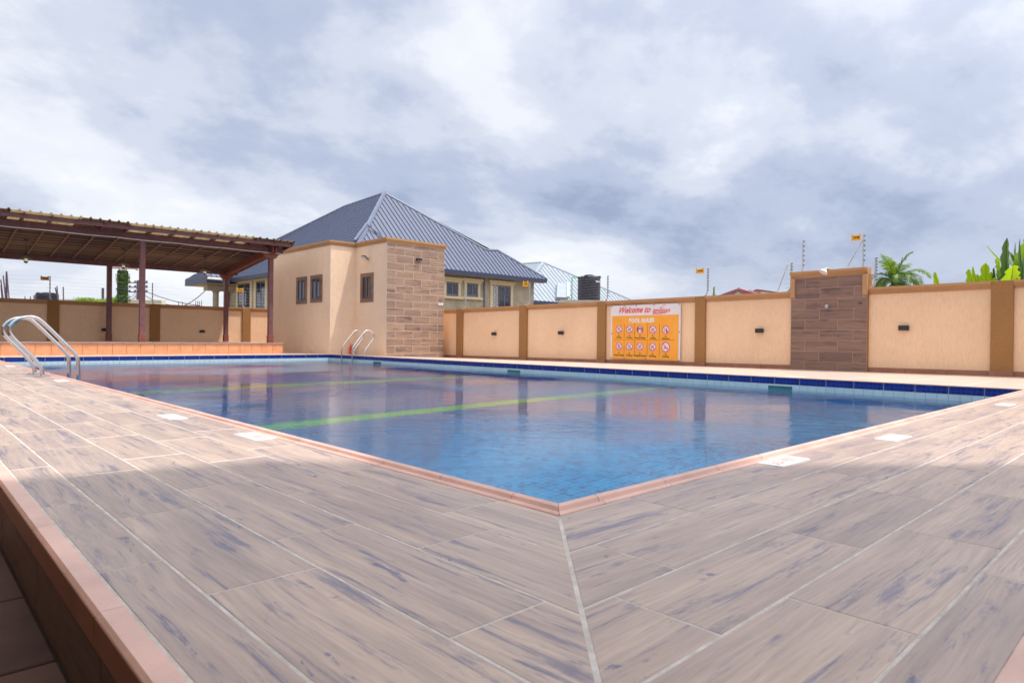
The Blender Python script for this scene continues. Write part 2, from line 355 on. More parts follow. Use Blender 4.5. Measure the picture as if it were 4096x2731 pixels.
# ------------------------------------------------------------------ mesh builder
class MB:
    def __init__(s, shear=None): s.v = []; s.f = []; s.shear = shear; s.sm = False
    def add(s, vs, fs):
        o = len(s.v); s.v += [tuple(float(c) for c in v) for v in vs]; s.f += [tuple(i+o for i in f) for f in fs]; return s
    def box(s, x0, x1, y0, y1, z0, z1):
        return s.add([(x0, y0, z0), (x1, y0, z0), (x1, y1, z0), (x0, y1, z0), (x0, y0, z1), (x1, y0, z1), (x1, y1, z1), (x0, y1, z1)],
                     [(0, 3, 2, 1), (4, 5, 6, 7), (0, 1, 5, 4), (1, 2, 6, 5), (2, 3, 7, 6), (3, 0, 4, 7)])
    def cbox(s, x0, x1, y0, y1, z0, z1, b):
        """box with chamfered edges"""
        vs = []; fs = []
        c = [((x0, x1), 0), ((y0, y1), 1), ((z0, z1), 2)]
        lo = (x0, y0, z0); hi = (x1, y1, z1)
        idx = {}
        for ix in (0, 1):
            for iy in (0, 1):
                for iz in (0, 1):
                    p = [(lo, hi)[i][k] for k, i in enumerate((ix, iy, iz))]
                    sg = [1 if i == 0 else -1 for i in (ix, iy, iz)]
                    for a in range(3):
                        q = [p[k]+(sg[k]*b if k != a else 0) for k in range(3)]
                        idx[(ix, iy, iz, a)] = len(vs); vs.append(tuple(q))
        def I(*k): return idx[k]
        for a in range(3):
            o1, o2 = [k for k in range(3) if k != a]
            for sgn in (0, 1):
                ring = []
                for (u, v) in ((0, 0), (1, 0), (1, 1), (0, 1)):
                    k = [0, 0, 0]; k[a] = sgn; k[o1] = u; k[o2] = v
                    ring.append(I(k[0], k[1], k[2], a))
                fs.append(tuple(ring))
        for a in range(3):
            o1, o2 = [k for k in range(3) if k != a]
            for u in (0, 1):
                for v in (0, 1):
                    k0 = [0, 0, 0]; k1 = [0, 0, 0]
                    k0[o1] = k1[o1] = u; k0[o2] = k1[o2] = v; k1[a] = 1
                    fs.append((I(*k0, o1), I(*k1, o1), I(*k1, o2), I(*k0, o2)))
        for ix in (0, 1):
            for iy in (0, 1):
                for iz in (0, 1):
                    fs.append((I(ix, iy, iz, 0), I(ix, iy, iz, 1), I(ix, iy, iz, 2)))
        return s.add(vs, fs)
    def prism(s, poly, z0, z1, ch=0.0):
        """vertical prism of a ccw convex polygon with an optional chamfer on top"""
        n = len(poly)
        if ch <= 0:
            return s.add([(x, y, z0) for x, y in poly]+[(x, y, z1) for x, y in poly],
                         [tuple(range(n))[::-1], tuple(range(n, 2*n))]+[(i, (i+1) % n, n+(i+1) % n, n+i) for i in range(n)])
        cx = sum(p[0] for p in poly)/n; cy = sum(p[1] for p in poly)/n
        ins = []
        for i in range(n):
            a, b, c = Vector(poly[i-1]), Vector(poly[i]), Vector(poly[(i+1) % n])
            d1 = (b-a).normalized(); d2 = (c-b).normalized()
            n1 = Vector((-d1.y, d1.x)); n2 = Vector((-d2.y, d2.x))
            q = n1+n2; L = q.length
            ins.append(b+q/L*ch/max(0.35, (q/L).dot(n1)))
        return s.add([(x, y, z0) for x, y in poly]+[(x, y, z1-ch) for x, y in poly]+[(p.x, p.y, z1) for p in ins],
                     [tuple(range(2*n, 3*n))]+[(i, (i+1) % n, n+(i+1) % n, n+i) for i in range(n)]
                     + [(n+i, n+(i+1) % n, 2*n+(i+1) % n, 2*n+i) for i in range(n)])
    def quad(s, a, b, c, d): return s.add([a, b, c, d], [(0, 1, 2, 3)])
    def slab(s, pts, nrm):
        """polygon given thickness along nrm"""
        n = len(pts); pts = [Vector(p) for p in pts]; d = Vector(nrm)
        return s.add([tuple(p) for p in pts]+[tuple(p+d) for p in pts],
                     [tuple(range(n))[::-1], tuple(range(n, 2*n))]+[(i, (i+1) % n, n+(i+1) % n, n+i) for i in range(n)])
    def tube(s, path, r, n=10, caps=True):
        path = [Vector(p) for p in path]; rings = []
        rr = r if isinstance(r, (list, tuple)) else [r]*len(path)
        up = None
        for i, p in enumerate(path):
            d = (path[min(i+1, len(path)-1)]-path[max(i-1, 0)]).normalized()
            if up is None:
                up = Vector((0, 0, 1)) if abs(d.z) < 0.9 else Vector((1, 0, 0))
            a = d.cross(up).normalized(); b = a.cross(d).normalized(); up = b
            rings.append([p+(a*math.cos(2*math.pi*k/n)+b*math.sin(2*math.pi*k/n))*rr[i] for k in range(n)])
        vs = [tuple(v) for rg in rings for v in rg]
        fs = [(i*n+k, i*n+(k+1) % n, (i+1)*n+(k+1) % n, (i+1)*n+k) for i in range(len(path)-1) for k in range(n)]
        if caps: fs += [tuple(range(n))[::-1], tuple(range((len(path)-1)*n, len(path)*n))]
        s.sm = True
        return s.add(vs, fs)
    def lathe(s, prof, cx, cy, z0=0.0, n=20, caps=True):
        vs = [(cx+r*math.cos(2*math.pi*k/n), cy+r*math.sin(2*math.pi*k/n), z0+z) for r, z in prof for k in range(n)]
        m = len(prof)
        fs = [(i*n+k, i*n+(k+1) % n, (i+1)*n+(k+1) % n, (i+1)*n+k) for i in range(m-1) for k in range(n)]
        if caps: fs += [tuple(range(n))[::-1], tuple(range((m-1)*n, m*n))]
        s.sm = True
        return s.add(vs, fs)
    def extr_y(s, prof, y0, y1):
        """profile [(x,z)] extruded along y"""
        n = len(prof)
        return s.add([(x, y0, z) for x, z in prof]+[(x, y1, z) for x, z in prof],
                     [tuple(range(n)), tuple(range(n, 2*n))[::-1]]+[(i, n+i, n+(i+1) % n, (i+1) % n) for i in range(n)])
    def extr_x(s, prof, x0, x1):
        n = len(prof)
        return s.add([(x0, y, z) for y, z in prof]+[(x1, y, z) for y, z in prof],
                     [tuple(range(n)), tuple(range(n, 2*n))[::-1]]+[(i, n+i, n+(i+1) % n, (i+1) % n) for i in range(n)])
    def mesh(s, name, mat, org=(0, 0, 0), smooth=None):
        me = bpy.data.meshes.new(name)
        vs = s.v
        if s.shear: vs = [(x, y, z+s.shear[0]+s.shear[1]*y) for x, y, z in vs]
        me.from_pydata([((x-org[0])*U, (y-org[1])*U, (z-org[2])*U) for x, y, z in vs], [], s.f)
        me.update()
        import bmesh
        bm = bmesh.new(); bm.from_mesh(me); bmesh.ops.recalc_face_normals(bm, faces=bm.faces); bm.to_mesh(me); bm.free()
        if (s.sm if smooth is None else smooth):
            me.polygons.foreach_set('use_smooth', [True]*len(me.polygons))
            me.set_sharp_from_angle(angle=R_(40))
        if mat is not None: me.materials.append(mat)
        return me
    def build(s, name, mat, parent=None, org=None, smooth=None, label=None, kind=None):
        base = parent.get('_org', (0, 0, 0)) if parent is not None else (0, 0, 0)
        base = tuple(base)
        org = tuple(base) if org is None else org
        ob = bpy.data.objects.new(name, s.mesh(name, MAT[mat] if isinstance(mat, str) else mat, org, smooth))
        COL.objects.link(ob)
        if parent is not None: ob.parent = parent
        ob.location = tuple((org[k]-base[k])*U for k in range(3))
        ORG[ob.name] = org
        ob['_org'] = org
        if label: ob['label'] = label
        if kind: ob['kind'] = kind
        return ob
ORG = {}
def thing(name, label, cat, org=(0, 0, 0), group=None):
    e = bpy.data.objects.new(name, None); COL.objects.link(e)
    e.empty_display_size = 0.1
    e.location = tuple(c*U for c in org); e['_org'] = tuple(float(c) for c in org)
    e['label'] = label; e['category'] = cat
    if group: e['group'] = group
    return e
def tag(o, label, cat, group=None):
    o['label'] = label; o['category'] = cat
    if group: o['group'] = group
    return o
def copy_at(src, parent, org, name=None):
    base = tuple(parent['_org']) if parent is not None else (0, 0, 0)
    o = src.copy(); COL.objects.link(o); o.parent = parent
    o.location = tuple((org[k]-base[k])*U for k in range(3)); o['_org'] = tuple(float(c) for c in org)
    return o
def clip(poly, a, b, c):
    """keep the side a*x+b*y+c >= 0"""
    out = []
    for i in range(len(poly)):
        p, q = poly[i], poly[(i+1) % len(poly)]
        dp = a*p[0]+b*p[1]+c; dq = a*q[0]+b*q[1]+c
        if dp >= 0: out.append(p)
        if (dp >= 0) != (dq >= 0):
            k = dp/(dp-dq); out.append((p[0]+(q[0]-p[0])*k, p[1]+(q[1]-p[1])*k))
    return out
def smooth_path(pts, it=2):
    pts = [Vector(p) for p in pts]
    for _ in range(it):
        o = [pts[0]]
        for a, b in zip(pts, pts[1:]):
            o += [a*0.75+b*0.25, a*0.25+b*0.75]
        o.append(pts[-1]); pts = o
    return pts

# ================================================================== THE SETTING
XP, YP = 15.4, 31.7          # far inner edges of the pool
C0 = 0.10                    # inner lip of the coping, near edges
XW, YB = 22.02, 42.8         # boundary wall faces
ZW = -0.318                  # water level
SH = (0.03, -0.0072)         # slight fall of the right-hand wall along its length
WL, WR = 0.4665, 0.4612
X5, Y5 = -2.12, -2.09        # end of the last plank rows
ZLOW = -0.47

# ground beyond the compound, a sheet that reaches the horizon
g = MB(); BIG = 9000
for x0, x1, y0, y1 in ((-BIG, BIG, YB+0.5, BIG), (-BIG, BIG, -BIG, -40), (-BIG, -40, -40, YB+0.5), (XW+0.45, BIG, -40, YB+0.5)):
    g.quad((x0, y0, -0.5), (x1, y0, -0.5), (x1, y1, -0.5), (x0, y1, -0.5))
g.build('ground', 'ground', kind='structure')
# lower floor around the raised deck
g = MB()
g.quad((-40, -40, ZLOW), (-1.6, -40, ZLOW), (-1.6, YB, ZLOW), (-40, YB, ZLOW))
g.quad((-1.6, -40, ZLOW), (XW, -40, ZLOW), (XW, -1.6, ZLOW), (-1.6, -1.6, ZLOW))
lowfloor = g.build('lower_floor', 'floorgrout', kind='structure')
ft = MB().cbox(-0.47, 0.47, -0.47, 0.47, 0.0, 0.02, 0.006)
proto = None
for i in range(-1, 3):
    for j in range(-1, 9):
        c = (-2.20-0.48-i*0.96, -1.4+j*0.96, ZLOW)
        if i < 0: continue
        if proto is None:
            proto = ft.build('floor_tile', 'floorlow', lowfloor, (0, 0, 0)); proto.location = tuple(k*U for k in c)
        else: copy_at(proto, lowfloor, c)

# deck: grout bed, then every plank tile
bed = MB()
zt = -0.0016
bed.quad((X5-0.005, Y5-0.005, zt), (0.02, Y5-0.005, zt), (0.02, 34.9, zt), (X5-0.005, 34.9, zt))
bed.quad((0.02, Y5-0.005, zt), (XW, Y5-0.005, zt), (XW, 0.02, zt), (0.02, 0.02, zt))
deck = bed.build('pool_deck', 'grout', kind='structure')
GAP = 0.0064
MIT = 1.035
def plank(poly, cx, cy, ang):
    """a plank tile with its own origin; local x runs along the grain"""
    if len(poly) < 3: return
    ca, sa = math.cos(-ang), math.sin(-ang)
    loc = [((x-cx)*ca-(y-cy)*sa, (x-cx)*sa+(y-cy)*ca) for x, y in poly]
    ar = sum(loc[i][0]*loc[(i+1) % len(loc)][1]-loc[(i+1) % len(loc)][0]*loc[i][1] for i in range(len(loc)))
    if ar < 0: loc = loc[::-1]
    if abs(ar) < 0.01: return
    me = MB().prism(loc, -0.03, 0.0, 0.0025).mesh('plank', MAT['deck'])
    return me
fullmesh = {}
def add_plank(x0, x1, y0, y1, left):
    gx, gy = (GAP, 0.0055) if left else (0.0055, GAP)
    poly = [(x0+gx, y0+gy), (x1-gx, y0+gy), (x1-gx, y1-gy), (x0+gx, y1-gy)]
    n0 = list(poly)
    mg = 0.0145
    if left: poly = clip(poly, -MIT, 1.0, -mg)          # y > MIT*x
    else: poly = clip(poly, MIT, -1.0, -mg)
    if len(poly) < 3: return
    cx, cy = (x0+x1)/2, (y0+y1)/2
    ang = math.pi/2 if left else 0.0
    full = poly == n0
    key = (left, round(x1-x0, 3), round(y1-y0, 3))
    if full and key in fullmesh: me = fullmesh[key]
    else:
        me = plank(poly, cx, cy, ang)
        if me is None: return
        if full: fullmesh[key] = me
    o = bpy.data.objects.new('plank', me); COL.objects.link(o); o.parent = deck
    o.location = (cx*U, cy*U, random.uniform(0.0, 0.0005)); o.rotation_euler = (R_(random.uniform(-.02, .02)), R_(random.uniform(-.02, .02)), ang+R_(random.uniform(-.08, .08)))
PLL, PLR = 1.405, 1.380
for r, y0 in enumerate((0.48, 0.06, -0.78, 0.14, 0.68)):
    xa = -WL*(r+1) if r < 4 else X5
    xb = -WL*r
    k0 = -3
    ys = [y0+PLL*k for k in range(-4, 26)]
    for a, b in zip(ys, ys[1:]):
        if b < -2.2 or a > 34.8: continue
        add_plank(xa, xb, a, min(b, 34.8), True)
for r, x0 in enumerate((0.65, -0.25, -0.70, -0.20, 0.70)):
    ya = -WR*(r+1) if r < 4 else Y5
    yb = -WR*r
    xs = [x0+PLR*k for k in range(-4, 18)]
    for a, b in zip(xs, xs[1:]):
        if b < -2.2 or a > XW-0.02: continue
        add_plank(a, min(b, XW-0.01), ya, yb, False)
# curb: pink nosing pieces along both outer edges of the deck, wood-print riser below
nos = [(-2.215, -0.118), (-2.215, -0.012), (-2.203, 0.004), (-2.128, 0.004), (-2.128, -0.118)]
ypos = -2.175
for k in range(26):
    y0 = max(-2.18, -2.6+k*1.41); y1 = -2.6+(k+1)*1.41
    b = MB().extr_y([(x-0.0, z) for x, z in nos], y0+0.0015, y1-0.0015)
    b.build('curb_nosing', 'coping', deck, ((-2.17), (y0+y1)/2, 0))
    MB().cbox(-2.222, -2.2155, y0+0.004, y1-0.004, -0.118, -0.010, 0.002).build('curb_edge', 'curbface', deck, (-2.22, (y0+y1)/2, -0.06))
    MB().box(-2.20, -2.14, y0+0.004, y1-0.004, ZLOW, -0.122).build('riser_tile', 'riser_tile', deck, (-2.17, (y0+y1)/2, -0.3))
nosx = [(y+0.04, z) for y, z in nos]
for k in range(17):
    x0 = max(-2.12, -2.6+k*1.41); x1 = -2.6+(k+1)*1.41
    MB().extr_x(nosx, x0+0.004, x1-0.004).build('curb_nosing', 'coping', deck, ((x0+x1)/2, -2.13, 0))
    MB().cbox(x0+0.004, x1-0.004, -2.182, -2.1755, -0.118, -0.010, 0.002).build('curb_edge', 'curbface', deck, ((x0+x1)/2, -2.18, -0.06))
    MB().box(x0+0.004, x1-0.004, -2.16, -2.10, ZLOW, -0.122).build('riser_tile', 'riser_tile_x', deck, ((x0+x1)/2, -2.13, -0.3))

# paving on the two far sides of the pool (tiles there are thinner than a pixel or two: joints come from the material)
m, t = new_mat('far_paving_wood_print')
tc = obj_coords(t)
sep = t.node('ShaderNodeSeparateXYZ', i={0: tc})
def jline(s, pitch, wd):
    f = t.math('FRACT', t.math('DIVIDE', s, pitch)); d = t.math('ABSOLUTE', t.math('SUBTRACT', f, 0.5))
    return t.ramp(d, [(0.5-wd*2, 0.0), (0.5-wd, 1.0)])
jj = t.math('MAXIMUM', jline(sep.outputs[0], 0.2, 0.02), jline(sep.outputs[1], 0.6, 0.008))
base = t.noise(t.vmath('MULTIPLY', tc, (12, 1.6, 1)), 1.0, 5, 0.6, 0.3)
c = t.ramp(base, [(0.3, (0.40, 0.30, 0.27)), (0.6, (0.60, 0.455, 0.375))])
c = t.mix(jj, c, (0.66, 0.62, 0.55))
finish(t, c, 0.4, base, 0.1, 0.004)
MAT['farpave'] = m
pv = MB()
nx, ny = 6, 24
def zfar(x, y):
    a = max(0.0, (x-XP-0.1)/(XW-XP-0.1)); return a*(SH[0]+SH[1]*max(0.0, y))-0.0
vs = []; fs = []
for j in range(ny+1):
    y = 0.02+(YP+0.08-0.02)*j/ny
    for i in range(nx+1):
        x = XP+0.1+(XW-XP-0.1+0.02)*i/nx; vs.append((x, y, zfar(x, y)-0.004))
fs = [(j*(nx+1)+i, j*(nx+1)+i+1, (j+1)*(nx+1)+i+1, (j+1)*(nx+1)+i) for j in range(ny) for i in range(nx)]
pv.add(vs, fs)
vs = []
for j in range(9):
    y = YP+0.08+(YB-YP)*j/8
    for i in range(nx+1):
        x = XP+0.1+(XW-XP-0.1+0.02)*i/nx; vs.append((x, y, zfar(x, y)-0.004))
pv.add(vs, [(j*(nx+1)+i, j*(nx+1)+i+1, (j+1)*(nx+1)+i+1, (j+1)*(nx+1)+i) for j in range(8) for i in range(nx)])
pv.quad((-0.0, YP+0.08, -0.004), (XP+0.1, YP+0.08, -0.004), (XP+0.1, YB, -0.004), (-0.0, YB, -0.004))
pv.build('far_paving', 'farpave', kind='structure')

# pool basin
ba = MB(); D0 = -1.95; DS = 3.6; w0 = 0.12
ba.quad((w0, w0, D0), (XP, w0, D0), (XP, YP, D0-DS), (w0, YP, D0-DS))
basin = ba.build('pool_basin', 'poolfloor', kind='structure')
wl = MB()
zt2 = -0.02
wl.box(w0-0.4, w0-0.02, w0-0.4, YP+0.4, -6.8, zt2-0.02)
wl.box(w0-0.02, XP+0.4, w0-0.4, w0-0.02, -6.8, zt2-0.02)
wl.box(XP+0.02, XP+0.4, w0, YP+0.4, -6.8, zt2-0.02)
wl.box(w0-0.02, XP+0.02, YP+0.02, YP+0.4, -6.8, zt2-0.02)
wl.build('basin_wall', 'poolwall', basin)
# lime lane stripes on the floor
def floorz(y): return D0-DS*(y-w0)/(YP-w0)
for ys, hw in ((9.6, 0.32), (18.3, 0.52)):
    MB().add([(w0, ys-hw, floorz(ys-hw)+0.012), (XP, ys-hw, floorz(ys-hw)+0.012), (XP, ys+hw, floorz(ys+hw)+0.012), (w0, ys+hw, floorz(ys+hw)+0.012)], [(0, 1, 2, 3)]).build('lane_stripe', 'greenline', basin)
# waterline: blue mosaic sheets and pale tiles, each its own piece
bt = MB().cbox(-0.340, 0.340, -0.03, 0.0, -0.188, -0.012, 0.004)
protoB = None
def place(proto_mb, name, mat, parent, org, rz, cache={}):
    if name+str(rz) not in cache:
        o = proto_mb.build(name, mat, parent, (0, 0, 0)); cache[name+str(rz)] = o
        base = tuple(parent['_org']); o.location = tuple((org[k]-base[k])*U for k in range(3)); o.rotation_euler = (0, 0, rz); o['_org'] = org
        return o
    o = copy_at(cache[name+str(rz)], parent, org); return o
SP = 0.70
n = int(XP/SP)
for k in range(n+1):
    xc = XP-SP*(k+0.5)
    if xc < 0.3: continue
    place(bt, 'blue_tile', 'blue', basin, (xc, YP+0.028, 0), 0.0)
n = int(YP/SP)
for k in range(n+1):
    yc = YP-SP*(k+0.5)
    if yc < 0.3: continue
    place(bt, 'blue_tile', 'blue', basin, (XP+0.028, yc, 0), -math.pi/2)
wt = MB().cbox(-0.1115, 0.1115, -0.028, 0.0, -0.52, -0.198, 0.003)
SW = SP/3
for k in range(int(XP/SW)):
    place(wt, 'pale_tile', 'whitetile', basin, (XP-SW*(k+0.5), YP+0.026, 0), 0.0)
for k in range(int(YP/SW)):
    place(wt, 'pale_tile', 'whitetile', basin, (XP+0.026, YP-SW*(k+0.5), 0), -math.pi/2)
gb = MB(); gb.box(w0, XP+0.02, YP+0.012, YP+0.019, -0.6, -0.03); gb.box(XP+0.012, XP+0.019, w0, YP+0.012, -0.6, -0.03)
gb.build('waterline_grout', 'whitegrout', basin)
# coping: moulded pieces with a rounded lip and a groove
prof = [(0.0, -0.03), (0.0, 0.004), (0.014, 0.014), (0.026, 0.014), (0.036, 0.002), (0.048, 0.006), (0.060, 0.030), (0.088, 0.041), (0.106, 0.034), (0.114, 0.018), (0.114, -0.045)]
for k in range(45):
    y0 = 0.0 if k == 0 else 0.45+(k-1)*0.73; y1 = 0.45+k*0.73
    if y0 > YP: break
    b = MB().extr_y(prof, y0+0.003, min(y1, YP+0.02)-0.003)
    b.v = [(x, (max(y, x) if y < 0.2 else y), z) for x, y, z in b.v]
    b.build('coping_tile', 'coping', deck, (0.05, (y0+y1)/2, 0), smooth=True)
profx = [(y, z) for y, z in prof]
for k in range(24):
    x0 = 0.0 if k == 0 else 0.42+(k-1)*0.73; x1 = 0.42+k*0.73
    if x0 > XP: break
    b = MB().extr_x(profx, x0+0.003, min(x1, XP+0.02)-0.003)
    b.v = [((max(x, y+0.004) if x < 0.2 else x), y, z) for x, y, z in b.v]
    b.build('coping_tile', 'coping', deck, ((x0+x1)/2, 0.05, 0), smooth=True)
for k in range(45):
    y1 = YP-0.73*k; y0 = y1-0.73
    if y1 < 0.2: break
    MB().cbox(XP-0.012, XP+0.10, max(y0, 0.0)+0.003, y1-0.003, -0.012, 0.018, 0.006).build('coping_tile', 'coping', deck, (XP, (y0+y1)/2, 0))
for k in range(22):
    x1 = XP+0.1-0.73*k; x0 = x1-0.73
    if x1 < 0.2: break
    MB().cbox(max(x0, 0)+0.003, x1-0.003, YP-0.012, YP+0.10, -0.012, 0.018, 0.006).build('coping_tile', 'coping', deck, ((x0+x1)/2, YP, 0))
# water
wa = MB().box(w0-0.04, XP+0.03, w0-0.04, YP+0.03, -6.6, ZW)
wa.build('water', 'water', kind='structure')

# ------------------------------------------------------------------ text
def text_mesh(s, size, width=None, shear=0.0, bold=0.0, space=1.0):
    cu = bpy.data.curves.new('lettering', 'FONT'); cu.body = s; cu.size = size; cu.shear = shear; cu.offset = bold
    cu.align_x = 'CENTER'; cu.align_y = 'CENTER'; cu.resolution_u = 3; cu.space_character = space
    o = bpy.data.objects.new('lettering', cu); COL.objects.link(o)
    dg = bpy.context.evaluated_depsgraph_get(); dg.update()
    me = bpy.data.meshes.new_from_object(o.evaluated_get(dg))
    bpy.data.objects.remove(o)
    vs = [v.co.copy() for v in me.vertices]; fs = [tuple(p.vertices) for p in me.polygons]
    xs = [v.x for v in vs]
    if width:
        k = width/(max(xs)-min(xs))
        for v in vs: v.x *= k
    bpy.data.meshes.remove(me)
    return vs, fs
def put_text(mb, s, size, fn, width=None, **kw):
    vs, fs = text_mesh(s, size, width, **kw)
    mb.add([fn(v.x, v.y) for v in vs], fs)

# ------------------------------------------------------------------ depth markers set in the deck
def marker(cx, cy, along, label, text=True):
    """white tile; along='x' or 'y' is the direction of its long side"""
    hw, hh = 0.265, 0.105
    if along == 'x': fn = lambda u, v: (cx+u, cy+v, 0.0085)
    else: fn = lambda u, v: (cx+v, cy-u, 0.0085)
    e = thing('depth_marker', label, 'depth marker', (cx, cy, 0), 'white depth marker tiles set in the deck')
    a, b = (hw, hh) if along == 'x' else (hh, hw)
    MB().cbox(cx-a, cx+a, cy-b, cy+b, -0.02, 0.007, 0.003).build('tile', 'marker', e)
    if text:
        tb = MB(); put_text(tb, '3.5 FEET', 0.145, fn, width=0.42, bold=0.002); tb.build('lettering', 'redtext', e)
    return e
marker(-0.115, 3.99, 'y', 'white 3.5 FEET depth marker tile on the left deck, largest one there')
marker(2.68, -0.105, 'x', 'white 3.5 FEET depth marker tile on the right deck beside the shadow edge')
marker(-0.25, 6.15, 'y', 'plain white marker tile on the left deck, just beyond the 3.5 FEET one', False)
marker(-0.10, 14.25, 'y', 'faint white marker tile on the left deck just before the near ladder', False)
marker(-0.10, 22.4, 'y', 'small faint white marker tile at the far left end of the deck', False)
marker(4.93, -0.27, 'x', 'plain white marker tile on the sunlit right deck', False)
marker(10.65, -0.28, 'x', 'plain white marker tile far along the right deck edge at the photo border', False)
marker(16.15, 5.55, 'y', 'white marker tile on the far side of the pool below the dark tiled shower wall', False)

# ------------------------------------------------------------------ right boundary wall
HW = 2.93
rw = thing('boundary_wall', 'long peach boundary wall with brown pilasters along the far right side of the pool', 'wall', (XW, 10, 0))
pil = [(28.33, 27.76), (22.92, 22.34), (17.53, 17.03), (12.25, 11.77), (1.99, 1.42), (-3.6, -4.1)]
edges = [42.8]+[v for p in pil[:4] for v in p]+[8.18, 5.49]+[v for p in pil[4:] for v in p]+[-9.5]
CAPH = 0.24
capprof = [(0.10, 0.0), (-0.03, 0.0), (-0.035, 0.06), (-0.085, 0.085), (-0.09, 0.125), (-0.15, 0.16), (-0.155, CAPH), (0.30, CAPH), (0.30, 0.0)]
for i in range(0, len(edges), 2):
    y1, y0 = edges[i], edges[i+1]
    MB(SH).box(XW, XW+0.28, y0, y1, -0.3, HW-CAPH).build('wall_panel', 'peach', rw)
    MB(SH).extr_y([(XW+x, HW-CAPH+z) for x, z in capprof], y0, y1).build('cap_moulding', 'cap', rw)
    # skirting tiles
    n = max(1, round((y1-y0)/1.35))
    for k in range(n):
        a = y0+(y1-y0)*k/n; b = y0+(y1-y0)*(k+1)/n
        MB(SH).cbox(XW-0.03, XW-0.001, a+0.006, b-0.006, -0.25, 0.155, 0.004).build('skirting_tile', 'skirt', rw)
for a, b in pil:
    MB(SH).cbox(XW-0.11, XW+0.30, b+0.001, a-0.001, -0.3, HW+0.004, 0.01).build('pilaster', 'brownstucco', rw)
    MB(SH).cbox(XW-0.14, XW-0.112, b-0.02, a+0.02, -0.25, 0.155, 0.004).build('skirting_tile', 'skirt', rw)
# shower wall: raised frame with dark wood-print tiles
sw = thing('shower_wall', 'raised brown framed wall clad in dark wood print tiles with a shower head', 'shower wall', (XW, 6.8, 0))
SY0, SY1, SZT = 5.49, 8.18, 3.64
MB(SH).box(XW-0.10, XW+0.28, SY0, SY1-0.0, -0.3, SZT-0.24).build('wall_core', 'brownstucco', sw)
MB(SH).extr_y([(XW-0.10+x, SZT-0.24+z) for x, z in capprof], SY0, SY1).build('cap_moulding', 'cap', sw)
for a, b in ((SY0, SY0+0.17), (SY1-0.17, SY1)):
    MB(SH).cbox(XW-0.20, XW-0.102, a, b, HW-CAPH-0.0, SZT-0.242, 0.012).build('frame_moulding', 'cap', sw)
TH = 0.385; TLn = 1.16
rows = int(3.45/TH)+1
for r in range(rows):
    z1 = SZT-0.255-r*TH; z0 = z1-TH
    if z0 < 0: z0 = 0.0
    if z1 <= 0.03: break
    inner = z1 > HW-CAPH+0.1
    ya, yb = (SY0+0.175, SY1-0.175) if inner else (SY0+0.02, SY1-0.02)
    y = yb-((0.52, 1.04)[r % 2] if not inner else (0.36, 0.9)[r % 2])
    cuts = [yb]
    while y > ya+0.1: cuts.append(y); y -= TLn
    cuts.append(ya)
    for a, b in zip(cuts, cuts[1:]):
        MB(SH).cbox(XW-0.135, XW-0.101, b+0.008, a-0.008, z0+0.008, z1-0.008, 0.003).build('tile', 'wall_tile_y', sw, (XW, (a+b)/2, (z0+z1)/2))
MB(SH).box(XW-0.131, XW-0.1005, SY0+0.02, SY1-0.02, 0.0, HW-CAPH).build('tile_grout', 'grout_dark', sw)
MB(SH).box(XW-0.131, XW-0.1005, SY0+0.175, SY1-0.175, HW-CAPH, SZT-0.25).build('tile_grout', 'grout_dark', sw)
sh = thing('overhead_shower', 'white shower head fixed at the top of the dark tiled shower wall', 'shower head', tuple(at(3310, 1086, 0, XW-0.2)))
c = at(3318, 1076, 0, XW-0.15)
MB().tube([tuple(c), (c[0]-0.18, c[1]+0.02, c[2]+0.02), (c[0]-0.30, c[1]+0.06, c[2]-0.05)], 0.035).build('arm', 'steel', sh)
MB().tube([(c[0]-0.28, c[1]+0.05, c[2]-0.03), (c[0]-0.34, c[1]+0.09, c[2]-0.14)], [0.05, 0.16], 14).build('head', 'white', sh)
sv = thing('shower_valve', 'small round chrome shower valve on the dark tiled wall', 'valve', tuple(at(3309, 1225, 0, XW-0.13)))
c = at(3309, 1225, 0, XW-0.13)
MB().tube([(c[0], c[1], c[2]), (c[0]-0.05, c[1], c[2])], 0.07, 18).build('rosette', 'steel', sv)
MB().tube([(c[0]-0.05, c[1], c[2]), (c[0]-0.14, c[1], c[2]), (c[0]-0.15, c[1]-0.1, c[2]+0.03)], 0.02, 10).build('lever', 'steel', sv)

# back boundary wall behind the pergola
bw = thing('boundary_wall', 'peach boundary wall with brown pilasters behind the pergola platform', 'wall', (8, YB, 0))
HB = 2.93
bp = [(3.76, 4.32), (9.03, 9.61), (14.75, 15.32), (-1.7, -1.15), (20.4, 20.95)]
bp.sort()
xs = [-7.5]+[v for p in bp for v in p]+[XW]
for i in range(0, len(xs), 2):
    x0, x1 = xs[i], xs[i+1]
    MB().box(x0, x1, YB, YB+0.28, -0.3, HB-CAPH).build('wall_panel', 'peach', bw)
    MB().extr_x([(YB+y, HB-CAPH+z) for y, z in capprof], x0, x1).build('cap_moulding', 'cap', bw)
for a, b in bp:
    MB().cbox(a+0.001, b-0.001, YB-0.11, YB+0.30, -0.3, HB+0.004, 0.01).build('pilaster', 'brownstucco', bw)

lw = thing('boundary_wall', 'brown wall left of the viewer, out of the frame, added to darken the lower floor', 'wall', (-4.3, 8, ZLOW))  # unseen wall added to keep sky light off the lower floor and riser
MB().box(-4.6, -4.3, -22, YB, ZLOW, 2.5).build('wall_panel', 'brownstucco', lw)
MB().extr_y([(-4.3+0.03-x*0.8, 2.5+z) for x, z in capprof], -22, YB).build('cap_moulding', 'cap', lw)

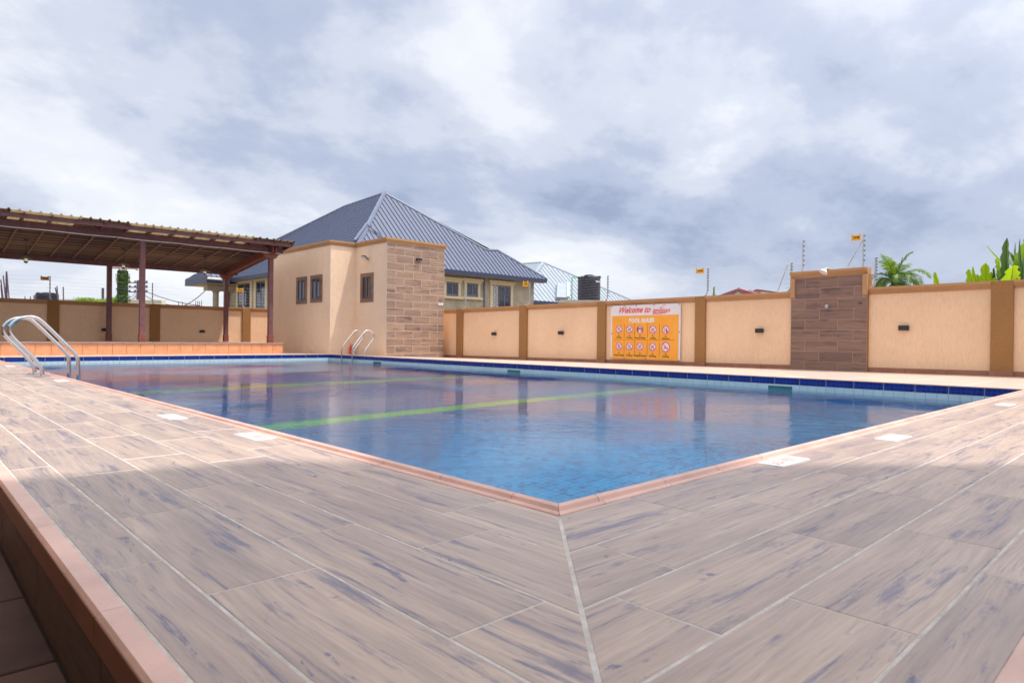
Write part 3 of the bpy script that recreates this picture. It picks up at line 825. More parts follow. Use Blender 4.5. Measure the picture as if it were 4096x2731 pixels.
# ------------------------------------------------------------------ changing-room building by the pool corner
BX0, BX1, BX2 = 15.75, 17.38, 21.42
BY0, BY1, BY2 = 28.89, 32.30, 40.3
BZ = 6.60; BC = 0.27
pb = thing('pool_building', 'peach flat roofed changing room with one wood tiled face beside the pool corner', 'building', (18, 34, 0))
ZB = -0.3
wm = MB()
poly = [(BX1, BY0+0.03), (BX2, BY0+0.03), (BX2, BY2), (BX0, BY2), (BX0, BY1), (BX1, BY1)]
n = len(poly)
wm.add([(x, y, ZB) for x, y in poly]+[(x, y, BZ-BC) for x, y in poly], [(i, (i+1) % n, n+(i+1) % n, n+i) for i in range(n)]+[tuple(range(n, 2*n))])
wm.build('wall', 'peach_house', pb)
def cap_ring(poly, prof, z0, name, mat, parent):
    """moulding mitred round an outline; prof = [(outward, z)]"""
    n = len(poly); vs = []
    outs = []
    for i in range(n):
        a, b, c = Vector(poly[i-1]), Vector(poly[i]), Vector(poly[(i+1) % n])
        d1 = (b-a).normalized(); d2 = (c-b).normalized()
        n1 = Vector((d1.y, -d1.x)); n2 = Vector((d2.y, -d2.x))
        q = (n1+n2)/(1+n1.dot(n2)) if n1.dot(n2) > -0.9 else n1
        outs.append(q)
    m = len(prof)
    for i in range(n):
        for o, z in prof: vs.append((poly[i][0]+outs[i].x*o, poly[i][1]+outs[i].y*o, z0+z))
    fs = [(i*m+k, ((i+1) % n)*m+k, ((i+1) % n)*m+k+1, i*m+k+1) for i in range(n) for k in range(m-1)]
    return MB().add(vs, fs).build(name, mat, parent, smooth=False)
cap_ring(poly, [(-0.02, 0), (0.03, 0), (0.035, 0.06), (0.075, 0.085), (0.08, 0.14), (0.115, 0.165), (0.12, BC), (-0.25, BC), (-0.25, 0.0)], BZ-BC, 'cap_moulding', 'cap', pb)
# wood print tiles on the face toward the pool
MB().box(BX1+0.001, BX2-0.001, BY0+0.003, BY0+0.029, -0.3, BZ-BC-0.002).build('tile_grout', 'grout_wall', pb)
TH = 0.428; TL = 1.195
ztops = [6.33, 6.085]
z = 6.085
while z > -0.3: z -= TH; ztops.append(z)
for r, (z1, z0) in enumerate(zip(ztops, ztops[1:])):
    off = 0.595 if r % 2 == 0 else 1.175
    cuts = [BX1]; x = BX1+off
    while x < BX2-0.05: cuts.append(x); x += TL
    cuts.append(BX2)
    for a, b in zip(cuts, cuts[1:]):
        MB().cbox(a+0.009, b-0.009, BY0, BY0+0.02, max(z0, -0.32)+0.009, z1-0.009, 0.002).build('tile', 'wall_tile', pb, ((a+b)/2, BY0, (z0+z1)/2))
# windows in the side faces (looking toward -x)
def side_window(xw, ya, yb, z0, z1, fr=0.20):
    """ya > yb; tile surround, casing, sliding sash, pane"""
    e = MB()
    for (y0_, y1_, a, b) in ((yb, ya, z1-fr, z1), (yb, ya, z0, z0+fr), (yb, yb+fr*1.2, z0+fr, z1-fr), (ya-fr*1.2, ya, z0+fr, z1-fr)):
        e.cbox(xw-0.03, xw+0.02, y0_, y1_, a, b, 0.004)
    s = e.build('window', 'wall_tile_y', pb, (xw, (ya+yb)/2, (z0+z1)/2))
    i0, i1, j0, j1 = yb+fr*1.2, ya-fr*1.2, z0+fr, z1-fr
    c = MB(); k = 0.055
    for (a, b, zz0, zz1) in ((i0, i1, j1-k, j1), (i0, i1, j0, j0+k), (i0, i0+k*1.5, j0+k, j1-k), (i1-k*1.5, i1, j0+k, j1-k), ((i0+i1)/2-k, (i0+i1)/2+k, j0+k, j1-k)):
        c.cbox(xw-0.05, xw+0.03, a, b, zz0, zz1, 0.006)
    # the inner sliding sash, a second lighter frame
    c.cbox(xw-0.015, xw+0.01, i0+k*1.5, (i0+i1)/2-k, j0+k, j0+k*2.4, 0.004); c.cbox(xw-0.015, xw+0.01, i0+k*1.5, (i0+i1)/2-k, j1-k*2.4, j1-k, 0.004)
    c.build('casing', 'brownframe', s)
    MB().box(xw-0.010, xw-0.004, i0+k, i1-k, j0+k, j1-k).build('pane', 'pane', s)
def c2(x, y): return (1000+x/1.96, 700+y/1.96)
side_window(BX0-0.0, 36.65, 35.20, 3.015, 4.685)
side_window(BX0-0.0, 34.76, 33.24, 3.05, 4.69)
side_window(BX1-0.0, 31.69, 30.26, 3.04, 4.73)
MB().cbox(BX0-0.03, BX0+0.01, 34.42, 34.70, 0.09, 0.39, 0.004).build('outlet_cover', 'peach_house', pb)
np_ = MB().cbox(20.99, 21.33, BY0-0.02, BY0-0.001, 2.95, 3.09, 0.003)
npt = thing('name_plate', 'small white name plate near the right edge of the wood tiled building face', 'plate', (21.16, BY0, 3.0))
np_.build('plate', 'white', npt)
MB().box(21.03, 21.07, BY0-0.024, BY0-0.0205, 2.99, 3.05).build('emblem', 'redprint', npt)
MB().box(21.12, 21.28, BY0-0.024, BY0-0.0205, 3.005, 3.03).build('print_line', 'winframe', npt)
# flood light
c = (BX1, 30.80, 5.56)
fl = thing('flood_light', 'small grey flood light on a bracket high on the building side', 'flood light', c)
MB().tube([c, (c[0]-0.18, c[1], c[2]-0.02)], 0.03).build('bracket', 'galv', fl)
MB().slab([(c[0]-0.16, c[1]-0.19, c[2]-0.10), (c[0]-0.16, c[1]+0.19, c[2]-0.10), (c[0]-0.42, c[1]+0.19, c[2]+0.10), (c[0]-0.42, c[1]-0.19, c[2]+0.10)], (0.03, 0, 0.05)).build('housing', 'lampmetal', fl)
MB().slab([(c[0]-0.18, c[1]-0.16, c[2]-0.104), (c[0]-0.18, c[1]+0.16, c[2]-0.104), (c[0]-0.41, c[1]+0.16, c[2]+0.074), (c[0]-0.41, c[1]-0.16, c[2]+0.074)], (-0.012, 0, -0.014)).build('lens', 'white', fl)

# wall lamps: small dark up-and-down lights
def wall_lamp(c, face, label, w=0.30, h=0.17):
    e = thing('wall_lamp', label, 'wall lamp', tuple(c), 'small black box lamps on the walls')
    d = 0.16
    if face == 'x':
        MB().cbox(c[0]-d, c[0]-0.02, c[1]-w/2, c[1]+w/2, c[2]-h/2, c[2]+h/2, 0.012).build('housing', 'black', e)
        MB().box(c[0]-0.02, c[0]+0.001, c[1]-w/3, c[1]+w/3, c[2]-h/3, c[2]+h/3).build('mounting_plate', 'lampmetal', e)
        MB().box(c[0]-d+0.02, c[0]-0.04, c[1]-w/2+0.03, c[1]+w/2-0.03, c[2]-h/2-0.004, c[2]-h/2+0.001).build('lens', 'white', e)
    else:
        MB().cbox(c[0]-w/2, c[0]+w/2, c[1]-d, c[1]-0.02, c[2]-h/2, c[2]+h/2, 0.012).build('housing', 'black', e)
        MB().box(c[0]-w/3, c[0]+w/3, c[1]-0.02, c[1]+0.001, c[2]-h/3, c[2]+h/3).build('mounting_plate', 'lampmetal', e)
        MB().box(c[0]-w/2+0.03, c[0]+w/2-0.03, c[1]-d+0.02, c[1]-0.04, c[2]-h/2-0.004, c[2]-h/2+0.001).build('lens', 'white', e)
for q, lb in (((1980, 1335), 'small black wall lamp on the peach panel nearest the wood tiled building'),
              ((2247.5, 1331), 'small black wall lamp on the panel just left of the pool rules banner'),
              ((3041.5, 1322.6), 'small black wall lamp between the pool rules banner and the dark shower wall'),
              ((3618, 1311.7), 'small black wall lamp right of the dark tiled shower wall')):
    wall_lamp(at(*q, 0, XW-0.0), 'x', lb)
wall_lamp((19.5, BY0, 5.54), 'y', 'small black wall lamp high on the wood tiled building face', 0.33, 0.16)
wall_lamp(at(417, 1318, 1, YB), 'y', 'small black wall lamp on the back wall, half hidden by a pergola post')
wall_lamp(at(807, 1325, 1, YB), 'y', 'small black wall lamp on the back wall between two pergola posts')

# ------------------------------------------------------------------ skimmers in the far pool wall
for (a, b, z0, z1, lb) in ((27.05, 26.17, -0.44, -0.215, 'pool skimmer opening in the far right wall nearest the building'),
                           (16.9, 16.03, -0.42, -0.215, 'middle pool skimmer opening in the far right pool wall'),
                           (6.04, 5.23, -0.42, -0.210, 'green skimmer opening in the pool wall nearest the shower wall')):
    e = thing('pool_skimmer', lb, 'skimmer', (XP, (a+b)/2, -0.3), 'skimmer openings in the pool wall')
    f = MB()
    for (p, q, r, s_) in ((b, a, z1-0.03, z1), (b, a, z0-0.08, z0), (b, b+0.06, z0, z1-0.03), (a-0.06, a, z0, z1-0.03)):
        f.cbox(XP-0.016, XP+0.0, p, q, r, s_, 0.003)
    f.build('frame', 'whitetile', e)
    MB().box(XP-0.006, XP-0.003, b+0.06, a-0.06, z0, z1-0.03).build('flap', 'skim', e) if 'skim' in MAT else MB().box(XP-0.006, XP-0.003, b+0.06, a-0.06, z0, z1-0.03).build('flap', simple('skimmer_flap_green', (0.05, 0.20, 0.19), 0.4, 0.1), e)

# ------------------------------------------------------------------ ladders
def ladder(side, y_a, y_b, label):
    rail = [(0.552, -1.9), (0.552, -1.2), (0.552, 0.33), (0.50, 0.50), (0.16, 0.90), (-0.19, 1.30), (-0.30, 1.37), (-0.42, 1.385), (-0.62, 1.34), (-0.76, 1.20), (-0.80, 1.06), (-0.74, 0.92), (-0.45, 0.58), (-0.20, 0.26), (-0.165, 0.10), (-0.165, 0.0)]
    if side == 'far': f = lambda x: 15.2+(0.552-x)
    else: f = lambda x: x
    e = thing('pool_ladder', label, 'pool ladder', (f(0.0), (y_a+y_b)/2, 0), 'stainless steel pool ladders')
    for y in (y_a, y_b):
        pts = [(f(x), y, z) for x, z in rail]
        MB().tube(smooth_path(pts, 3), 0.043, 14).build('rail', 'steel', e)
        MB().lathe([(0.15, 0.0), (0.15, 0.012), (0.11, 0.03), (0.05, 0.04)], f(-0.165), y, 0.008 if side != 'far' else 0.0, 24).build('flange', 'steel', e)
    for z in (-0.75, -1.3, -1.8):
        MB().cbox(f(0.552)-0.10, f(0.552)+0.10, y_a, y_b, z-0.02, z+0.02, 0.008).build('tread', 'steel', e)
ladder('near', 16.12, 17.25, 'large stainless steel pool ladder at the left edge of the photo')
ladder('far', 28.78, 29.91, 'stainless steel pool ladder at the far corner in front of the building')

# ------------------------------------------------------------------ fire extinguisher
ex, ey = 17.0, 32.02
e = thing('fire_extinguisher', 'red fire extinguisher standing at the foot of the peach building', 'fire extinguisher', (ex, ey, 0))
MB().lathe([(0.105, 0.0), (0.115, 0.015), (0.115, 0.40), (0.10, 0.45), (0.06, 0.475), (0.035, 0.48)], ex, ey, 0, 24).build('cylinder', 'red', e)
MB().lathe([(0.045, 0.475), (0.045, 0.515), (0.03, 0.53)], ex, ey, 0, 14).build('valve', 'brass', e)
MB().tube([(ex+0.03, ey, 0.525), (ex-0.05, ey-0.01, 0.57), (ex-0.13, ey-0.02, 0.63)], 0.014, 8).build('handle', 'red', e)
MB().tube([(ex+0.03, ey, 0.525), (ex-0.06, ey-0.01, 0.53), (ex-0.15, ey-0.02, 0.50)], 0.014, 8).build('handle', 'red', e)
MB().tube(smooth_path([(ex+0.02, ey, 0.53), (ex+0.10, ey, 0.54), (ex+0.17, ey, 0.44), (ex+0.18, ey, 0.2), (ex+0.15, ey-0.02, 0.03)], 2), 0.016, 8).build('hose', 'black', e)
MB().box(ex-0.075, ex+0.02, ey-0.125, ey-0.117, 0.10, 0.17).build('sticker', 'white', e)

# ------------------------------------------------------------------ pool rules banner
by0, by1 = 16.72, 12.95
bz = lambda u: (0.13, 2.605+0.015*u)
BXF = XW-0.085
bn_ = thing('pool_rules_banner', 'white and orange Welcome to ignition POOL RULES banner with ten prohibition signs on the wall', 'banner', (BXF, 14.8, 1.3))
def bfn(u, v, d=0.0):
    z0, z1 = bz(u)
    s = 0.012*math.sin(u*19+v*3)*(0.4+v)     # slight ripple of the vinyl
    return (BXF-d+s, by0+(by1-by0)*u, z0+(z1-z0)*v)
def bsheet(u0, u1, v0, v1, d, name, mat):
    vs = []; fs = []; nu, nv = 40, 16
    for j in range(nv+1):
        for i in range(nu+1): vs.append(bfn(u0+(u1-u0)*i/nu, v0+(v1-v0)*j/nv, d))
    fs = [(j*(nu+1)+i, j*(nu+1)+i+1, (j+1)*(nu+1)+i+1, (j+1)*(nu+1)+i) for j in range(nv) for i in range(nu)]
    return MB().add(vs, fs).build(name, mat, bn_, smooth=True)
MAT['vinylwhite'] = simple('white_vinyl', (0.80, 0.75, 0.78), 0.5, 0.03)
MAT['vinylorange'] = simple('orange_vinyl', (0.95, 0.40, 0.035), 0.5, 0.05)
MAT['vinylorange2'] = simple('light_orange_print', (0.95, 0.50, 0.16), 0.5, 0.05)
MAT['printdark'] = simple('dark_brown_print', (0.12, 0.045, 0.02), 0.6, 0.05)
bsheet(0, 1, 0, 1, 0.0, 'vinyl_sheet', 'vinylwhite')
bsheet(0.022, 0.975, 0.0, 0.805, 0.004, 'orange_panel', 'vinylorange')
ln = MB()
def bbar(mb, u0, u1, v0, v1, d): 
    k = max(1, int(abs(u1-u0)*40))
    for i in range(k):
        a = u0+(u1-u0)*i/k; b = u0+(u1-u0)*(i+1)/k
        mb.quad(bfn(a, v0, d), bfn(b, v0, d), bfn(b, v1, d), bfn(a, v1, d))
for (a, b, c_, d_) in ((0.045, 0.93, 0.77, 0.776), (0.045, 0.93, 0.035, 0.041), (0.045, 0.05, 0.041, 0.77), (0.925, 0.93, 0.041, 0.77)): bbar(ln, a, b, c_, d_, 0.008)
ln.build('border_line', 'vinylorange2', bn_)
AW = abs(by1-by0); AH = 2.48
def btext(mb, s, u, v, size, width, d=0.009, **kw):
    put_text(mb, s, size, lambda x, y: bfn(u+x/AW, v+y/AH, d), width=width, **kw)
tb = MB(); btext(tb, 'Welcome to', 0.345, 0.905, 0.40, 1.72, shear=0.55, bold=0.008); tb.build('lettering', 'redprint', bn_, label='large red slanted Welcome to lettering')
tb = MB(); btext(tb, 'ignition', 0.735, 0.885, 0.30, 0.92, shear=0.35, bold=0.003); tb.build('lettering', 'redprint', bn_, label='small red ignition lettering with a swoosh under it')
sw_ = MB()
for i in range(20):
    u0 = 0.61+0.235*i/20; u1 = 0.61+0.235*(i+1)/20
    f = lambda u: 0.835+0.02*((u-0.61)/0.235)**1.5-0.010*math.sin((u-0.61)/0.235*math.pi)
    wd = 0.016*math.sin((i+0.7)/20*math.pi)
    sw_.quad(bfn(u0, f(u0)-wd/2, 0.009), bfn(u1, f(u1)-wd/2, 0.009), bfn(u1, f(u1)+wd/2, 0.009), bfn(u0, f(u0)+wd/2, 0.009))
for i in range(10):
    u0 = 0.72+0.08*i/10; u1 = u0+0.008; f = lambda u: 0.945+0.25*(u-0.72)-0.02*math.sin((u-0.72)/0.08*6)
    sw_.quad(bfn(u0, f(u0)-0.004, 0.009), bfn(u1, f(u1)-0.004, 0.009), bfn(u1, f(u1)+0.006, 0.009), bfn(u0, f(u0)+0.006, 0.009))
sw_.build('swoosh', 'redprint', bn_)
tb = MB(); btext(tb, 'POOL RULES', 0.462, 0.71, 0.26, 1.36, bold=0.014); tb.build('lettering', 'white', bn_, label='white bold POOL RULES lettering')
names = [['Diving', 'Pushing', 'Breathholding', 'Peeing', 'Glassware'], ['Rough Housing', 'Running', 'Yelling/Screaming', 'Spitting', 'Smoking']]
ucs = [0.135, 0.292, 0.447, 0.628, 0.808]; vcs = [0.555, 0.235]
lt = MB()
for r in range(2):
    for k in range(5):
        u, v = ucs[k], vcs[r]-0.004*k*(1-r)
        big = 1.2 if (r == 1 and k == 4) else 1.0
        def disc(mb, rad, d, r0=0.0, n=24):
            for q in range(n):
                a0, a1 = 2*math.pi*q/n, 2*math.pi*(q+1)/n
                P0 = [(r0*math.cos(a0), r0*math.sin(a0)), (rad*math.cos(a0), rad*math.sin(a0)), (rad*math.cos(a1), rad*math.sin(a1)), (r0*math.cos(a1), r0*math.sin(a1))]
                if r0 == 0: P0 = P0[:3]
                mb.add([bfn(u+x/AW, v+y/AH, d) for x, y in P0], [tuple(range(len(P0)))])
        dm = MB(); disc(dm, 0.205*big, 0.008)
        pg = dm.build('prohibition_sign', 'vinylwhite', bn_)
        fg = MB(); rnd = random.Random(r*5+k)
        # little dark figure: head, body, arms or wave lines
        def seg(x0, y0, x1, y1, wd):
            dx, dy = x1-x0, y1-y0; L = math.hypot(dx, dy); ox, oy = -dy/L*wd/2, dx/L*wd/2
            fg.add([bfn(u+x/AW, v+y/AH, 0.011) for x, y in ((x0-ox, y0-oy), (x1-ox, y1-oy), (x1+ox, y1+oy), (x0+ox, y0+oy))], [(0, 1, 2, 3)])
        if r == 1 and k == 4: seg(-0.1, -0.04, 0.12, -0.04, 0.03); seg(-0.06, 0.03, 0.02, 0.06, 0.015)
        elif r == 0 and k == 2: seg(-0.13, 0.07, 0.13, 0.05, 0.05); seg(-0.12, 0.06, -0.10, -0.10, 0.06); seg(0.11, 0.05, 0.12, -0.07, 0.05)
        elif r == 0 and k == 4: seg(0.05, -0.13, 0.05, 0.02, 0.06); seg(0.05, 0.02, 0.05, 0.10, 0.02); seg(-0.1, -0.03, -0.04, -0.08, 0.03)
        else:
            a = rnd.uniform(0.4, 2.4); seg(-0.09*math.cos(a), -0.09*math.sin(a), 0.09*math.cos(a), 0.09*math.sin(a), 0.03)
            seg(0.02, 0.03, 0.10, 0.09, 0.02); seg(-0.02, -0.03, -0.10, -0.02, 0.02); seg(-0.12, -0.11, 0.08, -0.12, 0.012)
        fg.build('pictogram', 'black', pg)
        rg = MB(); disc(rg, 0.195*big, 0.014, 0.155*big)
        c45 = 0.707*0.165*big; o45 = 0.017
        rg.add([bfn(u+x/AW, v+y/AH, 0.014) for x, y in ((-c45-o45*.7, c45-o45*.7), (c45-o45*.7, -c45-o45*.7), (c45+o45*.7, -c45+o45*.7), (-c45+o45*.7, c45+o45*.7))], [(0, 1, 2, 3)])
        rg.build('red_ring', 'redprint', pg)
        vt = v-0.115-(0.012 if r else 0)
        btext(lt, 'No', u, vt, 0.10, 0.085, bold=0.003)
        nm = names[r][k]; btext(lt, nm, u, vt-0.038, 0.10, 0.042*len(nm)+0.03, bold=0.003)
lt.build('lettering', 'printdark', bn_, label='small dark captions under the prohibition signs')
dv = MB()
for r, (v0, v1) in enumerate(((0.385, 0.65), (0.075, 0.335))):
    for u in (0.212, 0.365, 0.55, 0.718): bbar(dv, u, u+0.004, v0, v1, 0.009)
bbar(dv, 0.06, 0.925, 0.357, 0.362, 0.009)
dv.build('divider_line', 'printdark', bn_)
ey_ = MB()
for u, v in ((0.02, 0.985), (0.21, 0.985), (0.39, 0.985), (0.64, 0.985), (0.98, 0.985), (0.012, 0.47), (0.985, 0.50), (0.012, 0.012), (0.22, 0.012), (0.53, 0.012), (0.985, 0.012)):
    c = bfn(u, v, 0.0); ey_.tube([(c[0]+0.01, c[1], c[2]), (c[0]-0.02, c[1], c[2])], 0.022, 8)
ey_.build('eyelet', 'lampmetal', bn_, kind='stuff')

# ------------------------------------------------------------------ platform and pergola
PY = 34.8; PZ = 0.61; PX1 = 14.08; PX0 = -7.5
pf = MB().box(PX0, PX1-0.03, PY+0.03, YB, -0.1, PZ-0.012).build('platform', 'platform_floor')
pf['kind'] = 'structure'
xt = PX1
k = 0
while xt > PX0:
    x0 = xt-0.628
    MB().cbox(x0+0.008, xt-0.008, PY, PY+0.029, 0.0, PZ-0.085, 0.004).build('front_tile', 'orange', pf, ((x0+xt)/2, PY, 0.3)); xt = x0; k += 1
xt = PX1+0.04
while xt > PX0:
    x0 = xt-1.4
    MB().cbox(x0+0.004, xt-0.004, PY-0.04, PY+0.35, PZ-0.08, PZ+0.004, 0.008).build('nosing_tile', 'nosing', pf, ((x0+xt)/2, PY, PZ)); xt = x0
MB().box(PX0, PX1-0.03, PY+0.0302, PY+0.036, -0.1, PZ-0.08).build('tile_grout', 'grout_wall', pf)
MB().box(PX1-0.03, PX1, PY+0.36, YB-0.1, -0.1, PZ-0.012).build('side_face', 'orange', pf)

pg = thing('pergola', 'maroon timber pergola with corrugated roof on a raised platform at the left', 'pergola', (7, 39, PZ))
FY, BY = 35.2, 42.2
roofz = lambda y: 6.36-(y-35.2)*0.1275
PXS = [-6.76, -0.04, 6.69, 13.46]
hp = 0.125
for x in PXS:
    for y in (FY, BY):
        top = (roofz(y)-0.80 if y == FY else roofz(y)-0.72) if x > 10 else roofz(y)-0.42
        p = MB().cbox(x-hp, x+hp, y-hp, y+hp, PZ, top, 0.012).build('post', 'maroonwood', pg, (x, y, PZ))
        MB().cbox(x-hp-0.02, x+hp+0.02, y-hp-0.02, y+hp+0.02, PZ, PZ+0.45, 0.01).build('base_shoe', 'redtimber', p)
        MB().lathe([(0.03, 0.0), (0.03, 0.02)], x, y-hp-0.03, PZ+0.2, 8).build('bolt', 'lampmetal', p)
        # corbel block across the post head, pointed toward +x and -x
        if x > 10: MB().slab([(x-0.45, y-0.17, top+0.32), (x-0.24, y-0.17, top-0.0), (x+0.24, y-0.17, top-0.0), (x+0.45, y-0.17, top+0.32)], (0, 0.34, 0)).build('corbel', 'redtimber', pg, (x, y, top))
# beams along x
bx0, bx1 = -7.6, 14.15
fb = roofz(FY)-0.47
for dy in (-0.14, 0.06):
    MB().cbox(bx0, bx1, FY+dy, FY+dy+0.08, fb, fb+0.33, 0.006).build('beam', 'maroonwood', pg, (7, FY, fb))
bb = roofz(BY)-0.42
for dy in (-0.14, 0.06):
    MB().cbox(bx0, bx1, BY+dy, BY+dy+0.08, bb, bb+0.28, 0.006).build('beam', 'maroonwood', pg, (7, BY, bb))
# end and cross beams along y
for x in PXS[-1:]:
    for dx in (-0.11, 0.05):
        z0f = roofz(FY)-0.55; z0b = roofz(BY)-0.52
        b = MB().add([(x+dx, FY-0.55, z0f+0.05), (x+dx+0.07, FY-0.55, z0f+0.05), (x+dx+0.07, BY+0.3, z0b), (x+dx, BY+0.3, z0b),
                      (x+dx, FY-0.55, z0f+0.42), (x+dx+0.07, FY-0.55, z0f+0.42), (x+dx+0.07, BY+0.3, z0b+0.35), (x+dx, BY+0.3, z0b+0.35)],
                     [(0, 1, 2, 3), (4, 5, 6, 7), (0, 1, 5, 4), (1, 2, 6, 5), (2, 3, 7, 6), (3, 0, 4, 7)])
        b.build('cross_beam', 'redtimber', pg, (x, FY, z0f))
# rafters
RFY = 34.25
x = 14.35
while x > -7.5:
    y0, y1 = RFY-0.12, YB-0.15
    za, zb = roofz(y0)-0.03, roofz(y1)-0.03
    MB().add([(x-0.045, y0, za-0.07), (x+0.045, y0, za-0.07), (x+0.045, y0+0.35, za-0.22), (x-0.045, y0+0.35, za-0.22), (x-0.045, y1, zb-0.16), (x+0.045, y1, zb-0.16),
              (x-0.045, y0, za), (x+0.045, y0, za), (x-0.045, y1, zb), (x+0.045, y1, zb)],
             [(0, 1, 2, 3), (3, 2, 5, 4), (6, 7, 9, 8), (0, 1, 7, 6), (4, 5, 9, 8), (0, 3, 4, 8, 6), (1, 2, 5, 9, 7)]).build('rafter', 'maroonwood', pg, (x, y0, za))
    x -= 1.06
# front fascia
MB().cbox(-7.6, 14.35, RFY+0.02, RFY+0.09, roofz(RFY)-0.26, roofz(RFY)-0.045, 0.006).build('fascia', 'maroonwood', pg, (7, RFY, 6.2))
# ceiling slats under the sheets
y = FY+0.35; k = 0
rs = random.Random(3)
while y < YB-0.3:
    z = roofz(y)-0.115
    tilt = rs.uniform(-0.02, 0.02)
    MB().add([(-7.5, y, z-0.05+tilt), (14.2, y, z-0.05-tilt), (14.2, y+0.045, z-0.05-tilt), (-7.5, y+0.045, z-0.05+tilt), (-7.5, y, z+0.05), (14.2, y, z+0.05), (14.2, y+0.045, z+0.05), (-7.5, y+0.045, z+0.05)],
             [(0, 1, 2, 3), (4, 5, 6, 7), (0, 1, 5, 4), (1, 2, 6, 5), (2, 3, 7, 6), (3, 0, 4, 7)]).build('ceiling_slat', 'slat', pg, (7, y, z))
    y += 0.215 if k % 3 else 0.26; k += 1
# roof sheets
divs = [(-7.7, -4.2, 'browncap'), (-4.2, 0.1-1.0, 'cream'), (-0.9, 1.14, 'browncap'), (1.14, 3.87, 'cream'), (3.87, 5.84, 'browncap'), (5.84, 8.9, 'cream'), (8.9, 12.05, 'cream'), (12.05, 14.42, 'browncap')]
for a, b, mt in divs:
    n = max(1, round((b-a)/0.395)); vs = []; fs = []
    prof = []
    for i in range(n):
        x = a+(b-a)*i/n; wv = (b-a)/n
        prof += [(x, 0.0), (x+wv*0.62, 0.0), (x+wv*0.72, 0.07), (x+wv*0.86, 0.07), (x+wv*0.96, 0.0)]
    prof.append((b, 0.0))
    m_ = len(prof)
    back = YB-0.02
    for (y, up) in ((RFY-0.2, 0), (back, 0), (RFY-0.2, 0.02), (back, 0.02)):
        for x, z in prof: vs.append((x, y, roofz(y)+z+up+0.0))
    fs += [(i, i+1, m_+i+1, m_+i) for i in range(m_-1)]+[(2*m_+i, 2*m_+i+1, 3*m_+i+1, 3*m_+i) for i in range(m_-1)]+[(i, i+1, 2*m_+i+1, 2*m_+i) for i in range(m_-1)]
    lab = 'cream translucent corrugated roof sheet' if mt == 'cream' else 'brown corrugated roof sheet'
    MB().add(vs, fs).build('roof_sheet', mt, pg, ((a+b)/2, 38, 6), label=lab)
cbl = MB()
pts = []
for i in range(60):
    x = -7.5+(14.3+7.5)*i/59
    pts.append((x, FY-0.17, fb-0.0-0.025*abs(math.sin(x*1.15))-0.01))
tag(cbl.tube(pts, 0.022, 6).build('cable', 'cable'), 'thin white cable running along the front beam of the pergola', 'cable')
# pendant lamps
for (px, py0, py1, lb) in ((104, 981, 1034, 'pendant lamp with clear bulb hanging under the pergola at the far left'),
                           (494, 1014, 1060, 'pendant lamp with clear bulb hanging between the two left pergola posts'),
                           (820, 1041, 1085, 'pendant lamp with clear bulb hanging nearest the building under the pergola')):
    a = at(px, py0, 1, 38.6); c = at(px, py1, 1, 38.6)
    zc = roofz(38.6)-0.18
    e = thing('pendant_lamp', lb, 'pendant lamp', (a[0], 38.6, zc), 'pendant lamps under the pergola roof')
    x, y, z = a[0], 38.6, c[2]
    MB().lathe([(0.11, 0.0), (0.11, -0.03), (0.05, -0.05)], x, y, zc, 14).build('ceiling_rose', 'black', e)
    MB().tube([(x, y, zc), (x, y, z+0.22)], 0.012, 6).build('cord', 'black', e)
    MB().lathe([(0.05, 0.24), (0.055, 0.13), (0.05, 0.10)], x, y, z, 12).build('lamp_holder', 'black', e)
    MB().lathe([(0.055, 0.14), (0.12, 0.08), (0.30, -0.02), (0.305, -0.03), (0.12, 0.065), (0.05, 0.12)], x, y, z, 22, caps=False).build('lamp_shade', 'lampshade', e)
    MB().lathe([(0.045, 0.10), (0.055, 0.02), (0.085, -0.05), (0.10, -0.13), (0.085, -0.20), (0.04, -0.24), (0.005, -0.245)], x, y, z, 16).build('bulb', 'bulbglass', e)

# ------------------------------------------------------------------ electric fence on the walls
GRP = 'electric fence posts standing on the boundary walls'
def fence_post(base, top, label, ninsul=6, bend=(0, 0), name='fence_post'):
    b, tp = np.array(base), np.array(top)
    e = thing(name, label, 'fence post', tuple(b), GRP)
    p0 = (b[0]+bend[0], b[1]+bend[1], b[2]); p1 = (tp[0], tp[1], b[2]+0.16)
    MB().tube(smooth_path([p0, (p0[0]*0.35+p1[0]*0.65, p0[1]*0.35+p1[1]*0.65, b[2]+0.02), p1, (tp[0], tp[1], b[2]+0.35), tuple(tp)], 1), 0.030, 8).build('pole', 'galv', e)
    for k in range(ninsul):
        z = b[2]+0.28+(tp[2]-b[2]-0.30)*k/(ninsul-1)
        MB().lathe([(0.02, -0.035), (0.036, -0.02), (0.036, 0.02), (0.02, 0.035)], tp[0], tp[1]-0.03, z, 8).build('insulator', 'insul', e)
    return [(tp[0], tp[1]-0.05, b[2]+0.28+(tp[2]-b[2]-0.30)*k/(ninsul-1)) for k in range(ninsul)]
XE = XW+0.10; YE = YB+0.10
posts_r = []
for (px, yt, ybt, lb) in ((1863, 1148, 1229, 'electric fence post on the wall right beside the wood tiled building'),
                          (2118, 1132, 1219, 'electric fence post with a yellow sign in front of the dark roofed house'),
                          (2431, 1104, 1203, 'electric fence post just right of the black water tank'),
                          (2831, 1075, 1187, 'electric fence post with a yellow sign right of the pool rules banner'),
                          (3165, 1052, 1168, 'electric fence post with side prongs left of the shower wall'),
                          (3503, 1030, 1149, 'electric fence post in front of the palm tree')):
    tp = at(px, yt, 0, XE); b = at(px, ybt, 0, XE)
    posts_r.append(fence_post((XE, tp[1], SH[0]+SH[1]*tp[1]+HW), (XE, tp[1], tp[2]), lb, 8, (-0.05, 0.25)))
